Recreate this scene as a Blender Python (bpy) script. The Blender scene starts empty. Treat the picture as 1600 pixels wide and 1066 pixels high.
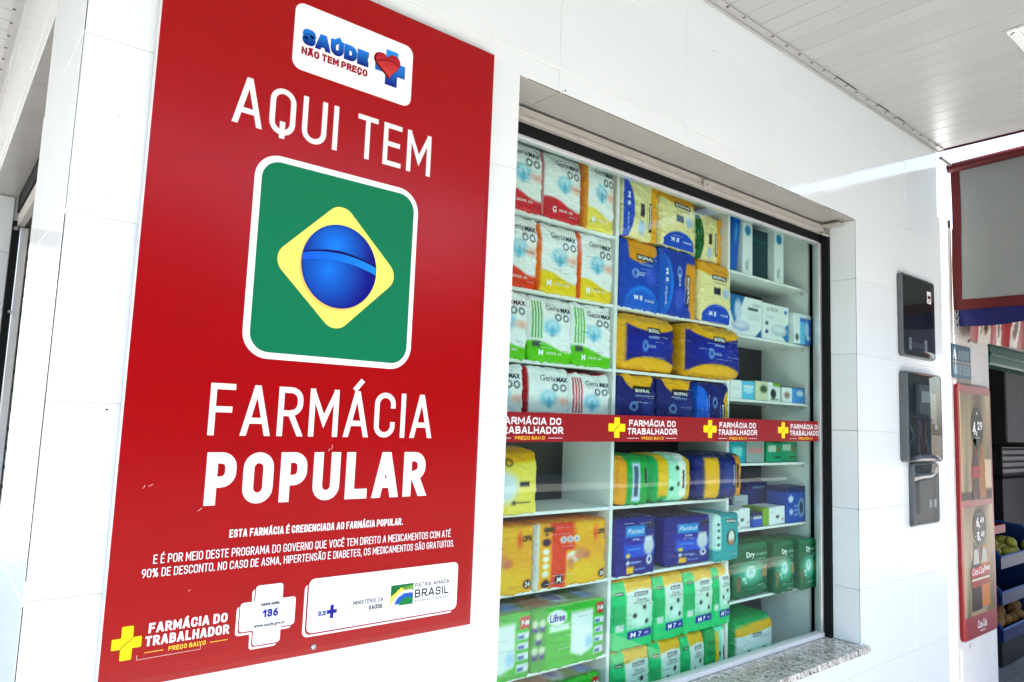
import bpy, math, random
import numpy as np
from mathutils import Matrix, Vector
random.seed(7)
RNG = np.random.default_rng(11)
SC = bpy.context.scene
COL = SC.collection
PI = math.pi

# ------------------------------------------------------------------ camera, sky, sun, exposure
cam_d = bpy.data.cameras.new('camera')
cam = bpy.data.objects.new('camera', cam_d); COL.objects.link(cam)
RGT = Vector((0.77408331, -0.63192458, 0.03829304))
UPV = Vector((-0.09624547, -0.05768221, 0.99368485))
FWD = Vector((0.62572505, 0.77288039, 0.10547071))
cam.matrix_world = Matrix(((RGT.x, UPV.x, -FWD.x, 0.0), (RGT.y, UPV.y, -FWD.y, -1.43),
                           (RGT.z, UPV.z, -FWD.z, 1.60), (0, 0, 0, 1)))
cam_d.sensor_width = 36.0
cam_d.lens = 25.046
cam_d.clip_start = 0.02
cam_d.clip_end = 2000
SC.camera = cam

SUN_EL, SUN_AZ = math.radians(70), math.radians(179)      # azimuth measured from +Y towards +X
world = bpy.data.worlds.new('World'); SC.world = world
world.use_nodes = True
wn = world.node_tree.nodes; wl = world.node_tree.links
sky = wn.new('ShaderNodeTexSky'); sky.sky_type = 'NISHITA'; sky.sun_disc = False
sky.sun_elevation = SUN_EL; sky.sun_rotation = SUN_AZ
sky.air_density = 1.0; sky.dust_density = 2.5; sky.ozone_density = 1.0
bg = wn['Background']; bg.inputs['Strength'].default_value = 0.15
wl.new(sky.outputs[0], bg.inputs['Color'])

sun_d = bpy.data.lights.new('sun', 'SUN'); sun_d.energy = 4.5; sun_d.angle = math.radians(0.53)
sun_d.color = (1.0, 0.955, 0.89)
sun = bpy.data.objects.new('sun', sun_d); COL.objects.link(sun)
sdir = Vector((math.sin(SUN_AZ) * math.cos(SUN_EL), math.cos(SUN_AZ) * math.cos(SUN_EL), math.sin(SUN_EL)))
sun.rotation_euler = sdir.to_track_quat('Z', 'Y').to_euler()
sun.location = (0, -6, 8)

SC.view_settings.view_transform = 'Standard'
SC.view_settings.look = 'None'
SC.view_settings.exposure = 2.6
SC.view_settings.gamma = 1.0
SC.view_settings.use_curve_mapping = False
SC.render.engine = 'CYCLES'
SC.cycles.max_bounces = 10
SC.cycles.diffuse_bounces = 5
SC.cycles.glossy_bounces = 5
SC.cycles.transparent_max_bounces = 16
SC.cycles.caustics_reflective = False
SC.cycles.caustics_refractive = False
SC.cycles.use_denoising = True


# ------------------------------------------------------------------ colour and materials
def lin(c):
    return c / 12.92 if c <= 0.04045 else ((c + 0.055) / 1.055) ** 2.4


def hexc(h):
    h = h.lstrip('#')
    return tuple(lin(int(h[i:i + 2], 16) / 255.0) for i in (0, 2, 4))


MATS = {}


def mat(name, color=(0.8, 0.8, 0.8), rough=0.5, spec=0.5, metal=0.0, var=0.0, vscale=6.0, bump=0.0, bscale=40.0,
        attr=False, alpha_sss=0.0, rnd=0.0, emit=None, transl=0.0, dirt=None, stretch=None):
    m = bpy.data.materials.new(name); m.use_nodes = True
    nt = m.node_tree; N = nt.nodes; L = nt.links
    b = N['Principled BSDF']
    b.inputs['Base Color'].default_value = (*color, 1)
    b.inputs['Roughness'].default_value = rough
    b.inputs['Specular IOR Level'].default_value = spec
    b.inputs['Metallic'].default_value = metal
    tc = N.new('ShaderNodeTexCoord')
    vec = tc.outputs['Object']
    if stretch:
        mp = N.new('ShaderNodeMapping'); mp.inputs['Scale'].default_value = stretch
        L.new(vec, mp.inputs['Vector']); vec = mp.outputs[0]
    src = None
    if attr:
        a = N.new('ShaderNodeAttribute'); a.attribute_name = 'Col'; src = a.outputs['Color']
    else:
        rgb = N.new('ShaderNodeRGB'); rgb.outputs[0].default_value = (*color, 1); src = rgb.outputs[0]
    if var > 0 or rnd > 0:
        hsv = N.new('ShaderNodeHueSaturation')
        L.new(src, hsv.inputs['Color'])
        add = N.new('ShaderNodeMath'); add.operation = 'ADD'; add.inputs[0].default_value = 1.0
        if var > 0:
            nz = N.new('ShaderNodeTexNoise'); nz.inputs['Scale'].default_value = vscale
            nz.inputs['Detail'].default_value = 6; nz.inputs['Roughness'].default_value = 0.62
            L.new(vec, nz.inputs['Vector'])
            mr = N.new('ShaderNodeMapRange'); mr.inputs[1].default_value = 0.3; mr.inputs[2].default_value = 0.7
            mr.inputs[3].default_value = -var; mr.inputs[4].default_value = var
            L.new(nz.outputs[0], mr.inputs[0]); L.new(mr.outputs[0], add.inputs[0])
            ad2 = N.new('ShaderNodeMath'); ad2.operation = 'ADD'; ad2.inputs[1].default_value = 1.0
            L.new(mr.outputs[0], ad2.inputs[0]); L.new(ad2.outputs[0], add.inputs[0])
        if rnd > 0:
            oi = N.new('ShaderNodeObjectInfo')
            m2 = N.new('ShaderNodeMapRange'); m2.inputs[3].default_value = -rnd; m2.inputs[4].default_value = rnd
            L.new(oi.outputs['Random'], m2.inputs[0]); L.new(m2.outputs[0], add.inputs[1])
        else:
            add.inputs[1].default_value = 0.0
        L.new(add.outputs[0], hsv.inputs['Value'])
        src = hsv.outputs[0]
    if dirt:
        dcol, dscale, lo, hi = dirt
        nz = N.new('ShaderNodeTexNoise'); nz.inputs['Scale'].default_value = dscale; nz.inputs['Detail'].default_value = 8
        nz.inputs['Roughness'].default_value = 0.7
        L.new(vec, nz.inputs['Vector'])
        mr = N.new('ShaderNodeMapRange'); mr.inputs[1].default_value = lo; mr.inputs[2].default_value = hi
        L.new(nz.outputs[0], mr.inputs[0])
        mx = N.new('ShaderNodeMixRGB'); mx.inputs[2].default_value = (*dcol, 1)
        L.new(mr.outputs[0], mx.inputs[0]); L.new(src, mx.inputs[1]); src = mx.outputs[0]
    L.new(src, b.inputs['Base Color'])
    if bump > 0:
        nz = N.new('ShaderNodeTexNoise'); nz.inputs['Scale'].default_value = bscale; nz.inputs['Detail'].default_value = 4
        L.new(vec, nz.inputs['Vector'])
        bp = N.new('ShaderNodeBump'); bp.inputs['Strength'].default_value = bump; bp.inputs['Distance'].default_value = 0.01
        L.new(nz.outputs[0], bp.inputs['Height']); L.new(bp.outputs[0], b.inputs['Normal'])
    if transl > 0:
        tr = N.new('ShaderNodeBsdfTranslucent'); L.new(src, tr.inputs['Color'])
        ms = N.new('ShaderNodeMixShader'); ms.inputs[0].default_value = transl
        L.new(b.outputs[0], ms.inputs[1]); L.new(tr.outputs[0], ms.inputs[2])
        L.new(ms.outputs[0], N['Material Output'].inputs['Surface'])
    if emit:
        b.inputs['Emission Color'].default_value = (*emit[0], 1); b.inputs['Emission Strength'].default_value = emit[1]
    MATS[name] = m
    return m


def glass_mat(name, tint, gain=1.0):
    m = bpy.data.materials.new(name); m.use_nodes = True
    nt = m.node_tree; N = nt.nodes; L = nt.links
    N.remove(N['Principled BSDF'])
    lw = N.new('ShaderNodeLayerWeight'); lw.inputs[0].default_value = 0.5
    pw = N.new('ShaderNodeMath'); pw.operation = 'POWER'; pw.inputs[1].default_value = 5.0
    L.new(lw.outputs['Facing'], pw.inputs[0])
    ma = N.new('ShaderNodeMath'); ma.operation = 'MULTIPLY_ADD'; ma.inputs[1].default_value = 0.96 * gain
    ma.inputs[2].default_value = 0.04 * gain
    L.new(pw.outputs[0], ma.inputs[0])
    tr = N.new('ShaderNodeBsdfTransparent'); tr.inputs[0].default_value = (*tint, 1)
    gl = N.new('ShaderNodeBsdfGlossy'); gl.inputs['Roughness'].default_value = 0.0
    gl.inputs['Color'].default_value = (1, 1, 1, 1)
    ms = N.new('ShaderNodeMixShader')
    L.new(ma.outputs[0], ms.inputs[0]); L.new(tr.outputs[0], ms.inputs[1]); L.new(gl.outputs[0], ms.inputs[2])
    L.new(ms.outputs[0], N['Material Output'].inputs['Surface'])
    MATS[name] = m
    return m


mat('tile', (0.765, 0.83, 0.835), 0.10, 0.5, var=0.015, vscale=2.0, bump=0.012, bscale=5.0, rnd=0.02)
mat('grout', (0.60, 0.59, 0.57), 0.9, 0.2, var=0.25, vscale=30)
mat('grout_white', (0.62, 0.62, 0.61), 0.9, 0.2, var=0.12, vscale=30)
mat('seal', (0.10, 0.075, 0.06), 0.9, 0.2, var=0.5, vscale=60)
mat('slat', (0.43, 0.435, 0.425), 0.35, 0.4, var=0.02, vscale=4, rnd=0.025)
mat('trim', (0.42, 0.42, 0.405), 0.5, 0.4, var=0.05)
mat('dark', (0.012, 0.012, 0.012), 0.6, 0.3)
mat('black_rubber', (0.006, 0.007, 0.007), 0.75, 0.2)
mat('screw', (0.16, 0.15, 0.14), 0.5, 0.5, metal=0.4)
mat('screw_steel', (0.45, 0.44, 0.42), 0.35, 0.5, metal=0.9)
mat('aluminium', (0.66, 0.68, 0.68), 0.35, 0.5, metal=0.55, var=0.05, vscale=20)
mat('soffit_tile_shaded', (0.40, 0.385, 0.35), 0.25, 0.5, var=0.05, vscale=5, rnd=0.03)  # wall tile darkened: the shade of the undersides is put into its colour
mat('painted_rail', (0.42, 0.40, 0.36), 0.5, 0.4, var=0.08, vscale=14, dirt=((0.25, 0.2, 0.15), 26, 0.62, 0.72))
mat('frame_white', (0.80, 0.82, 0.82), 0.35, 0.4)
mat('shelf', (0.80, 0.82, 0.80), 0.4, 0.4, var=0.02)
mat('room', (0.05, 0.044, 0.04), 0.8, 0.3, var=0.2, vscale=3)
mat('roof', (0.35, 0.33, 0.31), 0.85, 0.2, var=0.2)
mat('paving', (0.52, 0.50, 0.47), 0.85, 0.3, var=0.15, vscale=3, bump=0.2, bscale=60)
mat('cobbles', (0.085, 0.083, 0.08), 0.9, 0.3, var=0.2, vscale=4, bump=0.3, bscale=12)
mat('earth', (0.16, 0.14, 0.11), 0.95, 0.2, var=0.2, vscale=0.6)
mat('kerb', (0.38, 0.37, 0.35), 0.9, 0.3, var=0.15)
mat('print', attr=True, rough=0.38, spec=0.15)
mat('plastic_print', attr=True, rough=0.27, spec=0.25, bump=0.55, bscale=34, stretch=(1, 1, 2.2))
mat('carton_print', attr=True, rough=0.45, spec=0.25)
mat('vinyl_red', hexc('#9a0005'), 0.22, 0.25, var=0.05, vscale=7, bump=0.02, bscale=60, stretch=(1, 1, 6))
mat('sign_edge', (0.70, 0.70, 0.70), 0.5, 0.4)
mat('sticker_red', hexc('#8a000a'), 0.30, 0.4)
mat('meter_body', (0.085, 0.095, 0.10), 0.3, 0.5, var=0.1)
mat('meter_dark', (0.018, 0.022, 0.024), 0.4, 0.5, var=0.4, vscale=25)
mat('wire_blue', (0.10, 0.13, 0.25), 0.5, 0.5)
mat('wire_dark', (0.03, 0.03, 0.03), 0.5, 0.5)
mat('wire_red', (0.20, 0.05, 0.05), 0.5, 0.5)
mat('paper', (0.75, 0.75, 0.73), 0.7, 0.3)
mat('tarp_grey', (0.21, 0.225, 0.215), 0.75, 0.2, var=0.06, vscale=3, bump=0.03, bscale=300, transl=0.15)
mat('tarp_red', hexc('#4c0204'), 0.6, 0.3, var=0.08, vscale=8, transl=0.1)
mat('tarp_blue', hexc('#06074c'), 0.55, 0.3, var=0.15, vscale=9, transl=0.15)
mat('added_canopy_blue', hexc('#14205c'), 0.7, 0.2, var=0.1)
mat('poster_red', hexc('#861016'), 0.35, 0.4, var=0.06)
mat('brass', (0.55, 0.42, 0.22), 0.35, 0.5, metal=0.9)
mat('rope', (0.35, 0.36, 0.36), 0.8, 0.2)
mat('plaster', (0.72, 0.71, 0.68), 0.9, 0.2, var=0.06, vscale=7, bump=0.25, bscale=30, dirt=((0.34, 0.30, 0.27), 9, 0.64, 0.70))
mat('green_paint', hexc('#064433'), 0.5, 0.4, var=0.12, vscale=12)
mat('crate_blue', hexc('#08204e'), 0.5, 0.25, var=0.08)
mat('street_sign', hexc('#164a63'), 0.4, 0.5, var=0.1, vscale=20)
mat('lettering_white', (0.82, 0.82, 0.82), 0.45, 0.4)
mat('lettering_grey', (0.55, 0.60, 0.62), 0.5, 0.4)
mat('box_grey', (0.30, 0.28, 0.24), 0.6, 0.3)
mat('chair_plastic', (0.012, 0.012, 0.013), 0.6, 0.2)
mat('chair_pale', (0.45, 0.45, 0.44), 0.5, 0.4)
mat('grey_cloth', (0.12, 0.125, 0.125), 0.85, 0.2, var=0.1)
mat('floor_grey', (0.22, 0.21, 0.20), 0.6, 0.4, var=0.25, vscale=8, stretch=(1, 8, 1))
mat('lamp_glass', (0.75, 0.75, 0.70), 0.5, 0.4)
glass_mat('glass', (0.88, 0.96, 0.935), 0.33)
glass_mat('cover_glass', (0.55, 0.60, 0.60), 0.9)


def granite():
    m = mat('granite', (0.55, 0.53, 0.49), 0.22, 0.5)
    nt = m.node_tree; N = nt.nodes; L = nt.links; b = N['Principled BSDF']
    tc = N.new('ShaderNodeTexCoord')
    v1 = N.new('ShaderNodeTexVoronoi'); v1.inputs['Scale'].default_value = 95
    v2 = N.new('ShaderNodeTexNoise'); v2.inputs['Scale'].default_value = 75; v2.inputs['Detail'].default_value = 5
    v3 = N.new('ShaderNodeTexNoise'); v3.inputs['Scale'].default_value = 28; v3.inputs['Detail'].default_value = 3
    for v in (v1, v2, v3): L.new(tc.outputs['Object'], v.inputs['Vector'])
    r1 = N.new('ShaderNodeValToRGB'); e = r1.color_ramp.elements
    e[0].position = 0.36; e[0].color = (0.04, 0.04, 0.036, 1); e[1].position = 0.42; e[1].color = (1, 1, 1, 1)
    L.new(v2.outputs[0], r1.inputs[0])
    r2 = N.new('ShaderNodeValToRGB'); e = r2.color_ramp.elements
    e[0].position = 0.35; e[0].color = (0.46, 0.44, 0.39, 1); e[1].position = 0.62; e[1].color = (0.74, 0.73, 0.68, 1)
    L.new(v3.outputs[0], r2.inputs[0])
    hs = N.new('ShaderNodeSeparateColor'); L.new(v1.outputs['Color'], hs.inputs[0])
    r3 = N.new('ShaderNodeValToRGB'); e = r3.color_ramp.elements
    e[0].position = 0.0; e[0].color = (0.68, 0.65, 0.60, 1); e[1].position = 0.5; e[1].color = (1, 1, 1, 1)
    L.new(hs.outputs[0], r3.inputs[0])
    m1 = N.new('ShaderNodeMixRGB'); m1.blend_type = 'MULTIPLY'; m1.inputs[0].default_value = 1
    L.new(r1.outputs[0], m1.inputs[1]); L.new(r2.outputs[0], m1.inputs[2])
    m2 = N.new('ShaderNodeMixRGB'); m2.blend_type = 'MULTIPLY'; m2.inputs[0].default_value = 1
    L.new(m1.outputs[0], m2.inputs[1]); L.new(r3.outputs[0], m2.inputs[2])
    L.new(m2.outputs[0], b.inputs['Base Color'])


granite()


# ------------------------------------------------------------------ mesh helpers
class MB:
    """collects faces; build() links them as ONE mesh object"""
    def __init__(self):
        self.v = []; self.f = []; self.c = []; self.smooth = False

    def add(self, verts, faces, col=None):
        o = len(self.v)
        self.v += [tuple(p) for p in verts]
        self.f += [tuple(i + o for i in f) for f in faces]
        if col is not None:
            if callable(col):
                self.c += [col(p) for p in verts]
            else:
                self.c += [col] * len(verts)
        return self

    def box(self, x0, x1, y0, y1, z0, z1, b=0.0, col=None):
        if b <= 0:
            vs = [(x0, y0, z0), (x1, y0, z0), (x1, y1, z0), (x0, y1, z0), (x0, y0, z1), (x1, y0, z1), (x1, y1, z1), (x0, y1, z1)]
            fs = [(3, 2, 1, 0), (4, 5, 6, 7), (0, 1, 5, 4), (1, 2, 6, 5), (2, 3, 7, 6), (3, 0, 4, 7)]
            return self.add(vs, fs, col)
        vs = []; idx = {}
        for sx in (0, 1):
            for sy in (0, 1):
                for sz in (0, 1):
                    X = (x0, x1)[sx]; Y = (y0, y1)[sy]; Z = (z0, z1)[sz]
                    dx = b if sx == 0 else -b; dy = b if sy == 0 else -b; dz = b if sz == 0 else -b
                    for a, p in enumerate(((X, Y + dy, Z + dz), (X + dx, Y, Z + dz), (X + dx, Y + dy, Z))):
                        idx[(sx, sy, sz, a)] = len(vs); vs.append(p)
        I = idx; fs = []
        q = ((0, 0), (1, 0), (1, 1), (0, 1))
        fs.append([I[(0, y, z, 0)] for y, z in q][::-1]); fs.append([I[(1, y, z, 0)] for y, z in q])
        fs.append([I[(x, 0, z, 1)] for x, z in q]); fs.append([I[(x, 1, z, 1)] for x, z in q][::-1])
        fs.append([I[(x, y, 0, 2)] for x, y in q][::-1]); fs.append([I[(x, y, 1, 2)] for x, y in q])
        for s in (0, 1):
            for t in (0, 1):
                e = [I[(s, t, 0, 0)], I[(s, t, 1, 0)], I[(s, t, 1, 1)], I[(s, t, 0, 1)]]
                fs.append(e if (s ^ t) == 0 else e[::-1])
                e = [I[(s, 0, t, 0)], I[(s, 1, t, 0)], I[(s, 1, t, 2)], I[(s, 0, t, 2)]]
                fs.append(e[::-1] if (s ^ t) == 0 else e)
                e = [I[(0, s, t, 1)], I[(1, s, t, 1)], I[(1, s, t, 2)], I[(0, s, t, 2)]]
                fs.append(e if (s ^ t) == 0 else e[::-1])
        for sx in (0, 1):
            for sy in (0, 1):
                for sz in (0, 1):
                    e = [I[(sx, sy, sz, a)] for a in range(3)]
                    fs.append(e if (sx + sy + sz) % 2 else e[::-1])
        return self.add(vs, fs, col)

    def poly(self, pts, y, col=None):
        """flat polygon in the XZ plane at depth y, facing -Y (pts counter-clockwise in x,z)"""
        return self.add([(p[0], y, p[1]) for p in pts], [tuple(range(len(pts)))], col)

    def prism(self, pts, y0, y1, inset=0.0, col=None):
        """extruded XZ polygon, front at y0 (towards -Y), optional chamfer on the front"""
        n = len(pts)
        fr = inset_poly(pts, inset) if inset else pts
        vs = [(p[0], y0, p[1]) for p in fr] + [(p[0], y0 + inset, p[1]) for p in pts] + [(p[0], y1, p[1]) for p in pts]
        fs = [tuple(range(n))]
        for k in range(n):
            j = (k + 1) % n
            fs.append((k, k + n, j + n, j)); fs.append((k + n, k + 2 * n, j + 2 * n, j + n))
        fs.append(tuple(range(3 * n - 1, 2 * n - 1, -1)))
        return self.add(vs, fs, col)

    def tube(self, pts, r, n=8, col=None, cap=True):
        pts = [Vector(p) for p in pts]
        rs = r if isinstance(r, (list, tuple)) else [r] * len(pts)
        vs = []; fs = []
        ref = Vector((0.13, 0.31, 0.94))
        for k, p in enumerate(pts):
            d = (pts[min(k + 1, len(pts) - 1)] - pts[max(k - 1, 0)]).normalized()
            a = d.cross(ref)
            if a.length < 1e-3: a = d.cross(Vector((1, 0, 0)))
            a.normalize(); b = d.cross(a)
            for j in range(n):
                t = 2 * PI * j / n
                vs.append(p + (a * math.cos(t) + b * math.sin(t)) * rs[k])
        for k in range(len(pts) - 1):
            for j in range(n):
                fs.append((k * n + j, k * n + (j + 1) % n, (k + 1) * n + (j + 1) % n, (k + 1) * n + j))
        if cap:
            fs.append(tuple(range(n))[::-1]); fs.append(tuple(range((len(pts) - 1) * n, len(pts) * n)))
        return self.add(vs, fs, col)

    def ball(self, c, r, n=8, m=6, sc=(1, 1, 1), col=None):
        vs = []; fs = []
        for i in range(m + 1):
            th = PI * i / m
            for j in range(n):
                ph = 2 * PI * j / n
                vs.append((c[0] + r * sc[0] * math.sin(th) * math.cos(ph), c[1] + r * sc[1] * math.sin(th) * math.sin(ph),
                           c[2] + r * sc[2] * math.cos(th)))
        for i in range(m):
            for j in range(n):
                fs.append((i * n + j, (i + 1) * n + j, (i + 1) * n + (j + 1) % n, i * n + (j + 1) % n))
        return self.add(vs, fs, col)

    def build(self, name, material, parent=None, loc=None, rot=None, smooth=False):
        me = bpy.data.meshes.new(name)
        me.from_pydata(self.v, [], self.f)
        if self.c:
            at = me.color_attributes.new('Col', 'FLOAT_COLOR', 'POINT')
            arr = np.ones((len(self.v), 4), np.float32); arr[:, :3] = np.array(self.c, np.float32)
            at.data.foreach_set('color', arr.ravel())
        me.update()
        if smooth or self.smooth:
            me.polygons.foreach_set('use_smooth', [True] * len(me.polygons))
        me.materials.append(MATS[material] if isinstance(material, str) else material)
        return link(name, me, parent, loc, rot)


def link(name, data, parent=None, loc=None, rot=None):
    o = bpy.data.objects.new(name, data); COL.objects.link(o)
    if parent is not None: o.parent = parent
    if loc is not None: o.location = loc
    if rot is not None: o.rotation_euler = rot
    return o


def tag(o, label=None, cat=None, group=None, kind=None):
    if label: o['label'] = label
    if cat: o['category'] = cat
    if group: o['group'] = group
    if kind: o['kind'] = kind
    return o


def empty(name, loc, label=None, cat=None, group=None, rot=None):
    o = link(name, None, None, loc, rot); o.empty_display_size = 0.1
    return tag(o, label, cat, group)


def inset_poly(pts, d):
    n = len(pts); out = []
    for k in range(n):
        p0 = Vector(pts[k - 1]); p1 = Vector(pts[k]); p2 = Vector(pts[(k + 1) % n])
        a = (p1 - p0).normalized(); b = (p2 - p1).normalized()
        na = Vector((-a.y, a.x)); nb = Vector((-b.y, b.x))
        m = na + nb
        den = 1 + na.dot(nb)
        m = m * (d / max(den, 0.15))
        out.append((p1.x + m.x, p1.y + m.y))
    return out


def rrect(x0, x1, z0, z1, r, n=6):
    pts = []
    for cx, cz, a0 in ((x1 - r, z0 + r, -90), (x1 - r, z1 - r, 0), (x0 + r, z1 - r, 90), (x0 + r, z0 + r, 180)):
        for k in range(n + 1):
            a = math.radians(a0 + 90.0 * k / n)
            pts.append((cx + r * math.cos(a), cz + r * math.sin(a)))
    return pts


def rect(x0, x1, z0, z1):
    return [(x0, z0), (x1, z0), (x1, z1), (x0, z1)]


def ellipse(cx, cz, rx, rz, n=32):
    return [(cx + rx * math.cos(2 * PI * k / n), cz + rz * math.sin(2 * PI * k / n)) for k in range(n)]


def round_path(pts, closed, n=6):
    """pts: (x, z[, r]) -> polyline with rounded corners"""
    out = []; N = len(pts)
    for k, p in enumerate(pts):
        r = p[2] if len(p) > 2 else 0
        if r <= 0 or (not closed and k in (0, N - 1)):
            out.append((p[0], p[1])); continue
        P = Vector(p[:2]); A = Vector(pts[k - 1][:2]); B = Vector(pts[(k + 1) % N][:2])
        da = (A - P); db = (B - P); la, lb = da.length, db.length; da.normalize(); db.normalize()
        ang = da.angle(db); t = min(r / math.tan(ang / 2), la * 0.5 if len(pts[k - 1]) > 2 else la, lb * 0.5 if len(pts[(k + 1) % N]) > 2 else lb)
        rr = t * math.tan(ang / 2)
        c = P + (da + db).normalized() * (rr / math.sin(ang / 2))
        s = P + da * t - c; e = P + db * t - c
        a0 = math.atan2(s.y, s.x); a1 = math.atan2(e.y, e.x); d = (a1 - a0 + PI) % (2 * PI) - PI
        for i in range(n + 1):
            a = a0 + d * i / n
            out.append((c.x + rr * math.cos(a), c.y + rr * math.sin(a)))
    return out


# ------------------------------------------------------------------ a condensed technical stroke alphabet
R_ = 0.9
GL = {
 'A': (.56, [[(0, 0), (.5, 1)], [(1, 0), (.5, 1)], [(.15, .27), (.85, .27)]]),
 'B': (.50, [[(0, 0), (0, 1)], [(0, 1), (.94, 1, R_), (.94, .53, R_), (0, .53)], [(.3, .53), (1, .53, R_), (1, 0, R_), (0, 0)]]),
 'C': (.50, [[(1, .74), (1, 1, R_), (0, 1, R_), (0, 0, R_), (1, 0, R_), (1, .26)]]),
 'D': (.52, [[(0, 0), (0, 1)], [(0, 1), (1, 1, R_), (1, 0, R_), (0, 0)]]),
 'E': (.44, [[(0, 0), (0, 1)], [(0, 1), (1, 1)], [(0, .52), (.88, .52)], [(0, 0), (1, 0)]]),
 'F': (.44, [[(0, 0), (0, 1)], [(0, 1), (1, 1)], [(0, .50), (.88, .50)]]),
 'G': (.52, [[(1, .74), (1, 1, R_), (0, 1, R_), (0, 0, R_), (1, 0, R_), (1, .46), (.58, .46)]]),
 'H': (.52, [[(0, 0), (0, 1)], [(1, 0), (1, 1)], [(0, .52), (1, .52)]]),
 'I': (.0, [[(0.5, 0), (0.5, 1)]]),
 'J': (.40, [[(1, 1), (1, 0, R_), (0, 0, R_), (0, .25)]]),
 'K': (.52, [[(0, 0), (0, 1)], [(0, .38), (.95, 1)], [(.38, .6), (1, 0)]]),
 'L': (.42, [[(0, 1), (0, 0), (1, 0)]]),
 'M': (.66, [[(0, 0), (0, 1)], [(0, 1), (.5, .30), (1, 1)], [(1, 0), (1, 1)]]),
 'N': (.54, [[(0, 0), (0, 1)], [(0, 1), (1, 0)], [(1, 0), (1, 1)]]),
 'O': (.53, ['c', [(0, 0, R_), (1, 0, R_), (1, 1, R_), (0, 1, R_)]]),
 'P': (.48, [[(0, 0), (0, 1)], [(0, 1), (1, 1, R_), (1, .42, R_), (0, .42)]]),
 'Q': (.53, ['c', [(0, 0, R_), (1, 0, R_), (1, 1, R_), (0, 1, R_)], [(.52, .2), (.52, -.08)]]),
 'R': (.50, [[(0, 0), (0, 1)], [(0, 1), (1, 1, R_), (1, .46, R_), (0, .46)], [(.52, .46), (1, 0)]]),
 'S': (.48, [[(1, .78), (1, 1, R_), (0, 1, R_), (0, .52, R_), (1, .52, R_), (1, 0, R_), (0, 0, R_), (0, .22)]]),
 'T': (.48, [[(.5, 0), (.5, 1)], [(0, 1), (1, 1)]]),
 'U': (.53, [[(0, 1), (0, 0, R_), (1, 0, R_), (1, 1)]]),
 'V': (.54, [[(0, 1), (.5, 0)], [(1, 1), (.5, 0)]]),
 'X': (.52, [[(0, 0), (1, 1)], [(0, 1), (1, 0)]]),
 'Z': (.48, [[(0, 1), (1, 1)], [(1, 1), (0, 0)], [(0, 0), (1, 0)]]),
 '0': (.50, ['c', [(0, 0, R_), (1, 0, R_), (1, 1, R_), (0, 1, R_)]]),
 '1': (.28, [[(1, 0), (1, 1)], [(0, .72), (.9, .96)]]),
 '2': (.48, [[(0, .74), (0, 1, R_), (1, 1, R_), (1, .55, R_), (0, 0), (1, 0)]]),
 '3': (.48, [[(0, .8), (0, 1, R_), (1, 1, R_), (1, .53, R_), (.35, .53)], [(.5, .53), (1, .53, R_), (1, 0, R_), (0, 0, R_), (0, .2)]]),
 '4': (.50, [[(.74, 0), (.74, 1)], [(.7, 1), (0, .26), (1, .26)]]),
 '5': (.48, [[(.95, 1), (.06, 1), (.03, .56), (1, .58, R_), (1, 0, R_), (0, 0, R_), (0, .18)]]),
 '6': (.48, ['c', [(0, 0, R_), (1, 0, R_), (1, .58, R_), (0, .58, R_)], [(0, .3), (.02, .6, .3), (.62, 1)]]),
 '7': (.46, [[(0, 1), (1, 1), (.3, 0)]]),
 '8': (.48, ['c', [(0, 0, R_), (1, 0, R_), (1, .54, R_), (0, .54, R_)], 'c', [(.06, .54, R_), (.94, .54, R_), (.94, 1, R_), (.06, 1, R_)]]),
 '9': (.48, ['c', [(0, .42, R_), (1, .42, R_), (1, 1, R_), (0, 1, R_)], [(1, .7), (.98, .4, .3), (.38, 0)]]),
 '%': (.74, ['c', [(0, .56, R_), (.36, .56, R_), (.36, 1, R_), (0, 1, R_)], 'c', [(.64, 0, R_), (1, 0, R_), (1, .44, R_), (.64, .44, R_)], [(.2, 0), (.8, 1)]]),
 '.': (.0, [[(.5, .0), (.5, .045)]]), ',': (.0, [[(.6, .03), (.4, -.14)]]), '-': (.3, [[(0, .48), (1, .48)]]),
 ' ': (.20, []),
}
ACC = {'Á': ('A', 'ac'), 'É': ('E', 'ac'), 'Ú': ('U', 'ac'), 'Í': ('I', 'ac'), 'Ê': ('E', 'ci'), 'Ã': ('A', 'ti'), 'Ç': ('C', 'ce')}
ACP = {'ac': [[(.40, 1.13), (.66, 1.29)]], 'ci': [[(.15, 1.12), (.5, 1.27), (.85, 1.12)]],
       'ti': [[(.12, 1.13), (.32, 1.22), (.64, 1.14), (.86, 1.23)]], 'ce': [[(.5, -.02), (.56, -.13), (.36, -.2)]]}


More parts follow.
